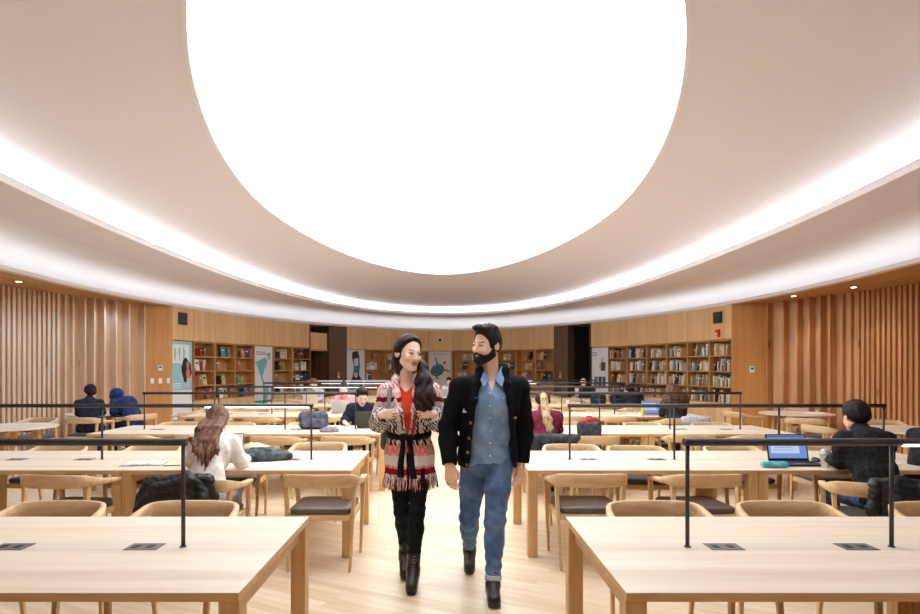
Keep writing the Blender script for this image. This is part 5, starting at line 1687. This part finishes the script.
        mbs[fr.choice((0, 0, 1, 2))].tube([p0-out*.004, p1, p2], [.0042, .0036, .0024], 5)
    cols = [fabric('fringe_pale', lin(232, 200, 200), lin(246, 226, 224), 80), fabric('fringe_red', lin(168, 40, 56), lin(200, 80, 90), 80), fabric('fringe_dark', lin(88, 66, 76), lin(130, 100, 110), 80)]
    for mbk, c in zip(mbs, cols):
        o = mbk.build('fringe', c, Cd); o['kind'] = 'stuff'
    for s in (-1, 1):
        mb = MB()
        for k in range(26):
            z = 1.36-.26*k/25; x = -.008+s*(.072*(1-k/25)+.030*(k/25)); y = hit(x, z)
            p0 = Vector((x, y+.002, z)); p1 = p0+Vector((s*.012+fr.uniform(-.006, .006), -.010, -.020)); p2 = p1+Vector((s*.004, .001, -.028))
            mb.tube([p0, p1, p2], [.0045, .004, .0025], 5)
        o = mb.build('fringe', cols[0 if s < 0 else 1], Cd); o['kind'] = 'stuff'
    # sash belt with two hanging ends
    secs = []
    K = 64
    for k in range(K):
        a = 2*PI*k/K; zc = 1.085-.020*max(0, math.cos(a))
        q0 = np.array([[r*math.sin(a), .02-r*math.cos(a), zc] for r in np.arange(.02, .30, .003)], np.float32)
        f2 = lambda P: smin(torso(P, .030), skirt(P), .04)
        v = f2(q0); ins = np.nonzero(v < 0)[0]; r = .02+.003*ins[-1]+.004
        o_ = Vector((math.sin(a), -math.cos(a), 0)); c = Vector((r*math.sin(a), .02-r*math.cos(a), zc))
        secs.append([c+o_*(-.008)+Vector((0, 0, .020)), c+o_*.006+Vector((0, 0, .020)), c+o_*.011, c+o_*.006-Vector((0, 0, .020)), c-o_*.008-Vector((0, 0, .020))])
    mb = MB(); mb.loft(secs, 0, True, True); B = mb.build('sash', M_belt, Cd)
    yk = hit(-.02, 1.065)-.016
    def knot(P):
        d = smin(s_ell(P, (-.028, yk, 1.070), (.036, .022, .028)), s_ell(P, (.012, yk+.002, 1.068), (.034, .020, .020)), .012)
        return d+.003*wob(P, 90)
    sdf_mesh('knot', knot, (-.1, yk-.06, 1.0), (.08, yk+.06, 1.13), .005, M_belt, B)
    for x0, x1, zb in ((-.036, -.052, .785), (.010, .040, .775)):
        P_ = []
        n = 12
        for k in range(n+1):
            t = k/n; z = 1.065*(1-t)+zb*t; x = x0*(1-t)+x1*t+.004*math.sin(t*7)
            y = min(hit(x, max(z, .79)), hit(x+.015, max(z, .79)), hit(x-.015, max(z, .79)))-.010
            w = .016+.009*t
            P_.append([Vector((x-w, y+.004, z)), Vector((x-w*.4, y-.005, z)), Vector((x+w*.4, y-.006, z)), Vector((x+w, y+.004, z)), Vector((x, y+.007, z))])
        mb = MB(); mb.loft(P_, 0, True); mb.build('sash_end', M_belt, B)
    def legg(P):
        d = smin(s_ell(P, pel, (.164, .114, .12)), smin(leg(P, 0, .006), leg(P, 1, .006), .02), .03)
        d = smax(d, P[:, 2]-1.0, .01)
        for i in (0, 1):
            k = np.exp(-((P-kn[i]-V3(0, 0, .02))**2).sum(1)/.006); d = d+.004*np.sin(P[:, 2]*110)*k
            k = np.exp(-((P-an[i]-V3(0, 0, .10))**2).sum(1)/.006); d = d+.005*np.sin(P[:, 2]*120)*k
        return smax(d, .14-P[:, 2], .005)+.0015*wob(P, 60)
    sdf_mesh('leggings', legg, (-.22, -.24, .1), (.22, .34, 1.02), .005, M_legg, b)
    global SHAFT
    for i in (0, 1):
        dr = (kn[i]-an[i])/np.linalg.norm(kn[i]-an[i]); SHAFT = dr.astype(np.float32)
        o, d, up = foot('boot', an[i], hee[i], toe[i], M_boot2, b, M_sole, shaft=.105, r=.043, toe_r=.034, heel=.040 if i == 1 else .035)
        # laces up the front
        mb = MB(); A = Vector(an[i].tolist()); sv = Vector(dr.tolist())
        for k in range(7):
            c = A+sv*(.095-.020*k)+Vector((0, -.047-(0 if k < 5 else .010*(k-4)), 0))
            mb.tube([c+Vector((-.018, .008, .006)), c+Vector((0, -.002, 0)), c+Vector((.018, .008, -.006))], .0022, 5)
            mb.tube([c+Vector((-.018, .008, -.006)), c+Vector((0, -.002, 0)), c+Vector((.018, .008, .006))], .0022, 5)
        mb.build('laces', plain('lace_grey%d' % i, lin(120, 118, 122), .5, var=.05), o)
    # shoulder bag carried behind, strap held in the hand
    bag = empty('shoulder_bag', 'grey bag strap over the striped cardigan, held in one hand', 'bag', O)
    pts = [(-.12, .15, 1.22), (-.12, .12, 1.36), (-.122, .065, 1.432), (-.126, -.0, 1.448), (-.130, -.070, 1.415), (-.132, -.135, 1.345), (-.128, -.185, 1.27), (-.124, -.205, 1.215)]
    P_ = catmull([list(p) for p in pts], 5); secs = []
    for i, p in enumerate(P_):
        p = Vector(p); a = Vector(P_[max(i-1, 0)]); c = Vector(P_[min(i+1, len(P_)-1)]); d = (c-a).normalized()
        nrm = d.cross(Vector((1, 0, 0))).normalized(); 
        secs.append([p+Vector((-.014, 0, 0))-nrm*.0015, p+Vector((.014, 0, 0))-nrm*.0015, p+Vector((.014, 0, 0))+nrm*.0025, p+Vector((-.014, 0, 0))+nrm*.0025])
    mb = MB(); mb.loft(secs, 0, True); mb.build('strap', plain('strap_grey', lin(112, 112, 116), .6, var=.06, vscale=60), bag)
    def bg(P): return s_box(P, (-.10, .225, 1.08), (.13, .05, .15), .04)+.004*wob(P, 25)
    sdf_mesh('bag_body', bg, (-.26, .14, .9), (.06, .3, 1.26), .009, fabric('bag_canvas', lin(84, 84, 88), lin(112, 112, 118), 60), bag)
    return b
WOMAN = woman()
# ---------------------------------------------------------------- belongings
PUF = plain('black_puffer_nylon', lin(18, 18, 22), .5, var=.2, vscale=14, bump=.15, bscale=60)
def quilt(P, amp=.008, f=52, ax=2):
    return -amp*np.abs(np.sin(P[:, ax]*f+1.2*np.sin(P[:, 0]*9)))
def jacket(label, x, y, face, fn, mat=PUF, res=.0075, lo=(-.5, -.25, -.55), hi=(.5, .30, .25), name='jacket', cat='jacket'):
    o = sdf_mesh(name, fn, lo, hi, res, mat)
    o.location = (x, y, .745); o.rotation_euler = (0, 0, math.radians(face)); return tag(o, label, cat)
# local frame: origin on top of the chair back, -Y toward the camera side of the back
def j1(P):
    d = smin(s_ell(P, (.05, -.03, -.12), (.24, .045, .17)), s_ell(P, (.03, .045, -.08), (.24, .04, .11)), .05)
    d = smin(d, s_ell(P, (-.19, -.02, -.20), (.12, .055, .19)), .05)
    d = smin(d, s_cap(P, (-.22, 0, -.01), (.22, 0, .010), .034), .03)
    d = smin(d, chain(P, [(.22, -.04, .01), (.05, -.065, .0), (-.14, -.07, -.05), (-.27, -.06, -.20)], [.026, .034, .036, .03], .02), .008)
    d = smin(d, chain(P, [(.16, -.05, .0), (.20, -.07, -.10), (.16, -.07, -.26)], [.030, .038, .03], .02), .008)
    d = smin(d, chain(P, [(.02, -.06, -.05), (.06, -.075, -.15), (-.02, -.06, -.27)], [.026, .032, .02], .02), .008)
    d = smin(d, s_ell(P, (.06, -.02, .035), (.045, .035, .035)), .02)
    cr = np.abs(np.sin(P[:, 0]*44+P[:, 2]*60+2*np.sin(P[:, 2]*20)))
    return d-.0055*cr+.005*wob(P, 40)+.0025*wob(P, 90)
jacket('black quilted puffer jacket over the chair of the person in cream', -1.93, 4.435, 0, j1)
def j2(P):
    d = smin(s_ell(P, (.07, -.04, -.19), (.18, .040, .26)), s_ell(P, (.06, .04, -.14), (.16, .035, .18)), .05)
    d = smin(d, s_cap(P, (-.07, -.01, .005), (.20, -.01, .005), .034), .03)
    d = smin(d, chain(P, [(-.07, -.04, .0), (-.09, -.06, -.16), (-.07, -.055, -.36)], [.032, .036, .026], .03), .010)
    d = smin(d, chain(P, [(.20, -.04, .0), (.25, -.05, -.16), (.24, -.05, -.32)], [.032, .040, .03], .03), .010)
    d = smin(d, chain(P, [(.05, -.05, .02), (.06, -.07, -.10), (.04, -.06, -.30)], [.026, .030, .02], .02), .010)
    cr = np.abs(np.sin(P[:, 2]*78+1.5*np.sin(P[:, 0]*12)))
    return d-.0050*cr+.004*wob(P, 36)+.002*wob(P, 90)
jacket('black down jacket hanging on the chair of the person in the black hoodie', 3.07, 4.285, -20, j2)
def j3(P):
    d = smin(s_ell(P, (.0, -.03, -.08), (.30, .05, .12)), s_ell(P, (.02, .05, -.07), (.26, .05, .1)), .05)
    d = smin(d, s_ell(P, (-.18, -.05, -.08), (.12, .06, .12)), .03)
    d = smin(d, s_cap(P, (-.2, 0, 0), (.3, 0, .0), .04), .03)
    return d-.008*np.abs(np.sin(P[:, 0]*30+P[:, 2]*12))+.005*wob(P, 26)
jacket('dark grey jacket over the chair of the person in maroon', 1.22, 7.12, 0, j3, fabric('charcoal_shell', lin(36, 38, 44), lin(78, 80, 88), 12, .6), .009)
def j4(P):
    d = smin(s_ell(P, (0, -.02, -.06), (.22, .06, .10)), s_cap(P, (-.2, 0, 0), (.2, 0, .0), .04), .04)
    return d+.008*wob(P, 24)
jacket('pale grey patterned garment over the chair of the curly-haired person', 4.0, 9.81, 0, j4, fabric('pale_grey_weave', lin(170, 172, 186), lin(214, 214, 224), 30), .010)

def backpack(label, loc, rz, mat, w=.30, h=.44, dp=.16, lining=None, tilt=0, res=.008):
    def f(P):
        d = s_box(P, (0, 0, h/2), (w/2, dp/2, h/2), .07)
        d = smin(d, s_box(P, (0, -dp/2, h*.32), (w*.38, .045, h*.24), .035), .02)
        return d+.006*wob(P, 22)+.002*wob(P, 60)
    o = sdf_mesh('backpack', f, (-w/2-.05, -dp/2-.1, -.03), (w/2+.05, dp/2+.06, h+.06), res, mat)
    tag(o, label, 'backpack'); o.location = loc; o.rotation_euler = (math.radians(tilt), 0, math.radians(rz))
    mb = MB(); mb.tube([(-.04, 0, h-.01), (-.03, 0, h+.035), (.03, 0, h+.035), (.04, 0, h-.01)], .008, 8); mb.build('handle', M_blackp, o)
    for s in (-1, 1):
        mb = MB(); mb.tube([(s*w*.25, dp/2-.01, h*.92), (s*w*.30, dp/2+.035, h*.65), (s*w*.32, dp/2+.02, h*.25), (s*w*.30, dp/2-.02, h*.12)], .012, 8); mb.build('shoulder_strap', M_blackp, o)
    mb = MB(); mb.tube([(-w*.30, -dp/2-.042, h*.52), (0, -dp/2-.047, h*.55), (w*.30, -dp/2-.042, h*.52)], .004, 6); mb.build('zip', M_grom, o)
    if lining:
        def g(P): return smin(s_ell(P, (.02, -.01, h-.01), (w*.36, dp*.36, .035)), s_ell(P, (-.08, -.03, h-.03), (.05, .05, .03)), .02)+.004*wob(P, 50)
        sdf_mesh('lining', g, (-w, -dp, h-.15), (w, dp, h+.08), .007, lining, o)
    return o
M_bp1 = fabric('slate_canvas', lin(58, 62, 72), lin(104, 108, 120), 18, .7)
backpack('dark slate backpack gaping open to a red lining on a chair', (1.75, 7.50, .485), 12, M_bp1, lining=fabric('red_lining', lin(150, 30, 34), lin(200, 60, 58), 30))
backpack('blue-grey backpack lying on the third left table under the lamp rail', (-1.82, 8.42, .80), 8, fabric('blue_grey_canvas', lin(66, 70, 88), lin(110, 112, 132), 14, .7), .40, .24, .18, tilt=0).location.z = .722
for i, (x, y, sz, lb) in enumerate(((3.38, 13.62, .34, 'black backpack on the fifth right table, nearer the aisle'), (3.86, 13.9, .28, 'black backpack on the fifth right table, farther from the aisle'))):
    backpack(lb, (x, y, .722), 20*i, fabric('black_pack%d' % i, lin(22, 24, 30), lin(44, 46, 56), 20, .6), sz, .24, .18, res=.011)

def cloth_heap(name, label, cat, loc, r, mat, rz=0, seed=1.0, res=.008, parts=None):
    def f(P):
        d = s_ell(P, (0, 0, r[2]*.35), r)
        for c, q in (parts or []): d = smin(d, s_ell(P, c, q), .03)
        d = d+.012*wob(P, 22, seed)+.006*wob(P, 55, seed+3)
        return smax(d, .003-P[:, 2], .004)
    o = sdf_mesh(name, f, (-.35, -.3, -.02), (.35, .3, .3), res, mat); o.location = loc; o.rotation_euler = (0, 0, math.radians(rz)); return tag(o, label, cat)
cloth_heap('jacket', 'dark grey-blue jacket heaped on the table right of the person in cream', 'jacket', (-1.66, 5.56, .721), (.20, .12, .09), fabric('shiny_charcoal', lin(38, 44, 50), lin(92, 98, 104), 16, .45), 8, 1.0, parts=[((.17, .02, .03), (.09, .08, .06)), ((-.14, -.03, .02), (.1, .07, .05))])
cloth_heap('scarf', 'cream scarf lying on top of the grey-blue jacket heap', 'scarf', (-1.74, 5.62, .795), (.12, .08, .055), fabric('cream_fleece', lin(226, 208, 176), lin(244, 232, 208), 40), 0, 4.0)
cloth_heap('scarf', 'lilac-grey cloth heap beside the blue-grey backpack, third left table', 'scarf', (-1.52, 8.0, .721), (.12, .09, .05), fabric('lilac_cloth', lin(120, 112, 124), lin(160, 150, 160), 30), 0, 2.0)

M_alu = plain('aluminium', lin(196, 196, 200), .35, metal=.6, var=.02); M_keys = plain('laptop_keys', lin(40, 40, 44), .5, var=.05)
def screen_mat(name, c, s):
    m, nt, b = newmat(name); b.inputs['Base Color'].default_value = (.02, .02, .02, 1); b.inputs['Roughness'].default_value = .2
    b.inputs['Emission Color'].default_value = c; b.inputs['Emission Strength'].default_value = s
    return m
M_scr = screen_mat('laptop_screen_blue', lin(120, 158, 232), .75); M_scr2 = screen_mat('screen_panel_light', lin(196, 214, 246), .8); M_scr3 = screen_mat('screen_bar', lin(70, 100, 180), .6)
def laptop(label, x, y, face, mat, w=.34, dp=.235, ang=105, content=True, res=None):
    """face 0: screen looks toward -Y (user on the camera side)"""
    r = empty('laptop', label, 'laptop', (x, y, TT+.001), math.radians(face))
    mb = MB(); mb.box((0, -dp/2, .009), (w, dp, .016)); b = mb.build('base', mat, r, bevel=.003)
    mb = MB()
    for j in range(5):
        for i in range(12): mb.box((-w*.42+i*w*.0765, -.045-j*.021, .0178), (w*.064, .017, .002))
    k = mb.build('keyboard', M_keys, b)
    mb = MB(); mb.box((0, -dp*.78, .0175), (.10, .06, .0015)); mb.build('trackpad', M_grom, b)
    a = math.radians(ang-90); R = Matrix.Rotation(-a, 3, 'X'); hh = dp*1.0
    mb = MB(); mb.box((0, math.sin(a)*hh/2, .016+math.cos(a)*hh/2), (w, .009, hh), 0, R); lid = mb.build('lid', mat, r, bevel=.003)
    def on(u, v, du, dv, m, name, lift):
        c = Vector((u, math.sin(a)*v, .016+math.cos(a)*v))-Vector((0, math.cos(a), -math.sin(a)))*(.0046+lift)
        q = MB(); q.box(c, (du, .0012, dv), 0, R); q.build(name, m, lid)
    on(0, hh*.52, w*.93, hh*.86, M_scr, 'display', .0)
    if content:
        on(0, hh*.90, w*.93, hh*.05, M_scr3, 'window_bar', .001)
        on(-w*.06, hh*.55, w*.70, hh*.56, M_scr2, 'window_page', .0007)
        for t in range(5): on(-w*.10, hh*(.76-.09*t), w*(.5-.06*(t % 2)), hh*.012, M_scr3, 'text_line', .0014)
    return r
laptop('open black laptop with a glowing blue screen facing us, second right table', 3.03, 5.42, 0, M_blackp, w=.36)
laptop('dark olive laptop seen from behind, in front of the navy-jacketed person', -1.07, 8.50, 180, plain('olive_shell', lin(62, 64, 54), .5, var=.05), w=.33, ang=112)
laptop('silver laptop seen from behind, in front of the pink-sweatered person', -1.93, 11.28, 180, M_alu, w=.34, ang=108)
laptop('pale laptop seen from behind, in front of the grey-sweatered person', -3.10, 14.02, 180, plain('cream_shell', lin(222, 208, 190), .45, var=.02), w=.34, ang=108)
laptop('wide black laptop seen from behind, in front of the bald person', 3.86, 16.80, 180, M_blackp, w=.46, dp=.28, ang=106)
laptop('small laptop with blue screen left of the curly-haired person', 3.66, 10.92, 0, M_alu, w=.32)
laptop('small pale laptop on the round table before the white-shirted person', .0, 17.7, 168, M_alu, w=.30, dp=.21)

# cup with a green round mark
cup = empty('iced_coffee_cup', 'pale iced coffee cup with a round green mark beside the blue-screen laptop', 'cup', (3.205, 5.18, TT+.001), math.radians(-20))
M_cup = plain('cup_milky_plastic', lin(226, 220, 206), .25, var=.03); M_lid = plain('cup_clear_lid', lin(236, 238, 240), .12, trans=.5)
mb = MB(); mb.lathe([(.030, 0), (.032, .003), (.041, .105), (.043, .107)], n=32); mb.build('cup_body', M_cup, cup)
mb = MB(); mb.lathe([(.0455, .105), (.0455, .112), (.043, .114), (.040, .130), (.030, .146), (.014, .153), (.010, .153)], n=32); mb.build('dome_lid', M_lid, cup)
def on_cup(rx, z0, rz, m, name, lift):
    mb = MB(); n = 24; vs = []
    ring = [(0, 0)]+[(rx*math.cos(2*PI*i/n), rz*math.sin(2*PI*i/n)) for i in range(n)]
    for u, v in ring:
        z = z0+v; R_ = .032+(.041-.032)*(z-.003)/.102+lift; a = u/R_
        vs.append((R_*math.sin(a), -R_*math.cos(a), z))
    mb.add(vs, [(0, 1+i, 1+(i+1) % n) for i in range(n)]); return mb.build(name, m, cup, fix=False)
M_green = plain('mark_green', lin(24, 104, 74), .5, var=.02)
on_cup(.019, .062, .019, M_green, 'round_mark', .0008); on_cup(.0125, .062, .0125, M_whitep, 'mark_ring', .0011)
on_cup(.0105, .062, .0105, M_green, 'mark_centre', .0014); on_cup(.0042, .060, .0080, M_whitep, 'mark_figure', .0017)
# pencil case, mouse, bottle, papers, books
def pc(P): return s_box(P, (0, 0, .026), (.105, .035, .025), .022)+.002*wob(P, 60)
o = sdf_mesh('pencil_case', pc, (-.13, -.06, -.01), (.13, .06, .07), .004, fabric('turquoise', lin(70, 168, 186), lin(112, 200, 212), 60)); o.location = (2.755, 5.14, TT+.001); o.rotation_euler = (0, 0, -.12)
tag(o, 'turquoise pencil case at the near left corner of the blue-screen laptop', 'pencil case')
mb = MB(); mb.tube([(-.09, -.028, .032), (0, -.034, .036), (.09, -.028, .032)], .0025, 6); mb.build('zip', M_whitep, o)
def ms(P): return smax(s_ell(P, (0, 0, .004), (.032, .055, .034)), .002-P[:, 2], .003)
o = sdf_mesh('computer_mouse', ms, (-.05, -.07, -.01), (.05, .07, .05), .004, M_blackp); o.location = (3.30, 5.47, TT+.001); tag(o, 'black mouse between the blue-screen laptop and the cup', 'mouse')
mb = MB(); mb.box((0, .028, .037), (.003, .04, .003)); mb.build('button_gap', M_grom, o)
bt = empty('drink_bottle', 'small yellow-green drink bottle left of the laptop, fourth right table', 'bottle', (3.42, 10.66, TT+.001))
mb = MB(); mb.lathe([(.03, 0), (.033, .01), (.033, .10), (.014, .135), (.012, .15)], n=24); mb.build('bottle_body', plain('yellow_plastic', lin(206, 200, 90), .3, var=.03), bt)
mb = MB(); mb.lathe([(.015, .148), (.015, .168), (.013, .17)], n=20); mb.build('cap', M_whitep, bt)
c2 = empty('paper_cup', 'white paper cup on the fifth right table near the aisle', 'cup', (2.72, 13.7, TT+.001))
mb = MB(); mb.lathe([(.028, 0), (.038, .10), (.040, .102)], n=24); mb.build('cup_body', M_whitep, c2)
mb = MB(); mb.lathe([(.041, .100), (.041, .108), (.030, .114)], n=24); mb.build('lid', M_paper, c2)
def sheets(label, x, y, sz, n, seed, spread=.05, cat='paper', name='paper'):
    q = random.Random(seed); mb = MB()
    for i in range(n): mb.box((q.uniform(-spread, spread), q.uniform(-spread*.5, spread*.5), .0012+i*.0016), (sz[0], sz[1], .001), 0, Matrix.Rotation(q.uniform(-.35, .35), 3, 'Z'))
    o = mb.build(name, M_paper, loc=(x, y, TT+.001)); return tag(o, label, cat)
sheets('fan of white papers on the second left table, right of the cream sweater', -1.46, 5.25, (.30, .21), 4, 3, .07)
sheets('white papers between the cup and the person in the black hoodie', 3.50, 5.30, (.28, .21), 3, 5)
sheets('white papers near the bottle on the fourth right table', 3.25, 10.8, (.3, .21), 3, 6)
sheets('white papers on the third left table beside the lilac cloth', -1.30, 8.12, (.28, .2), 3, 8)
sheets('white papers before the person in grey, fifth left table', -3.5, 13.9, (.3, .2), 3, 9)
sheets('white papers under the right-edge reader in black', 3.86, 5.42, (.26, .19), 2, 12)
# open notebook left of the cream sweater
nb = empty('open_notebook', 'open notebook with white pages left of the person in cream', 'notebook', (-2.62, 5.33, TT+.001), .15)
mb = MB(); mb.box((0, 0, .002), (.34, .22, .003)); mb.build('cover', M_grom, nb)
for s in (-1, 1):
    secs = []
    for i in range(9):
        t = i/8; x = s*(.004+.160*t); z = .005+.014*math.sin(min(1, t*1.6)*PI)*(1-t)+.006*(1-t)
        secs.append([(x, -.105, .0036), (x, .105, .0036), (x, .105, z+.002), (x, -.105, z+.002)])
    mb = MB(); mb.loft(secs, 0, True); mb.build('pages', M_paper, nb)
mb = MB(); mb.cyl((0, 0, .005), (.13, .04, .005), .004, n=8); o = mb.build('pen', M_blackp, loc=(-2.40, 5.20, TT+.001)); tag(o, 'black pen lying beside the open notebook', 'pen')
def upright_book(label, x, y, rz, c, w=.17, h=.24):
    r = empty('book', label, 'book', (x, y, TT+.001), rz)
    mb = MB(); M1 = Matrix.Rotation(-.25, 3, 'X'); mb.box((0, .03, h/2), (w, .012, h), 0, M1); mb.build('cover', flat('cover_blue', c), r)
    mb = MB(); mb.box((0, .020, h/2), (w-.01, .010, h-.012), 0, M1); mb.build('pages', M_pages, r)
upright_book('blue book propped upright in front of the person in cream', -1.93, 5.55, .1, lin(70, 96, 190))
# ---------------------------------------------------------------- camera, world, view
cam = bpy.data.cameras.new('camera'); co = bpy.data.objects.new('camera', cam); COL.objects.link(co)
co.location = (0, 0, 1.56); co.rotation_euler = (PI/2, 0, 0)
cam.sensor_width = 36; cam.lens = 613/920*36; cam.shift_x = 14/920; cam.shift_y = 60.5/920
cam.clip_start = .05; cam.clip_end = 100
SC.camera = co
w = bpy.data.worlds.new('world'); SC.world = w; w.use_nodes = True
w.node_tree.nodes['Background'].inputs[0].default_value = (.8, .85, .9, 1)
w.node_tree.nodes['Background'].inputs[1].default_value = .3
SC.view_settings.view_transform = 'Standard'; SC.view_settings.look = 'None'
SC.view_settings.gamma = 1; SC.view_settings.exposure = .17; SC.view_settings.use_curve_mapping = False
SC.cycles.use_denoising = True
SC.cycles.max_bounces = 10; SC.cycles.diffuse_bounces = 6; SC.cycles.glossy_bounces = 3
SC.cycles.caustics_reflective = False; SC.cycles.caustics_refractive = False
SC.cycles.sample_clamp_indirect = 6
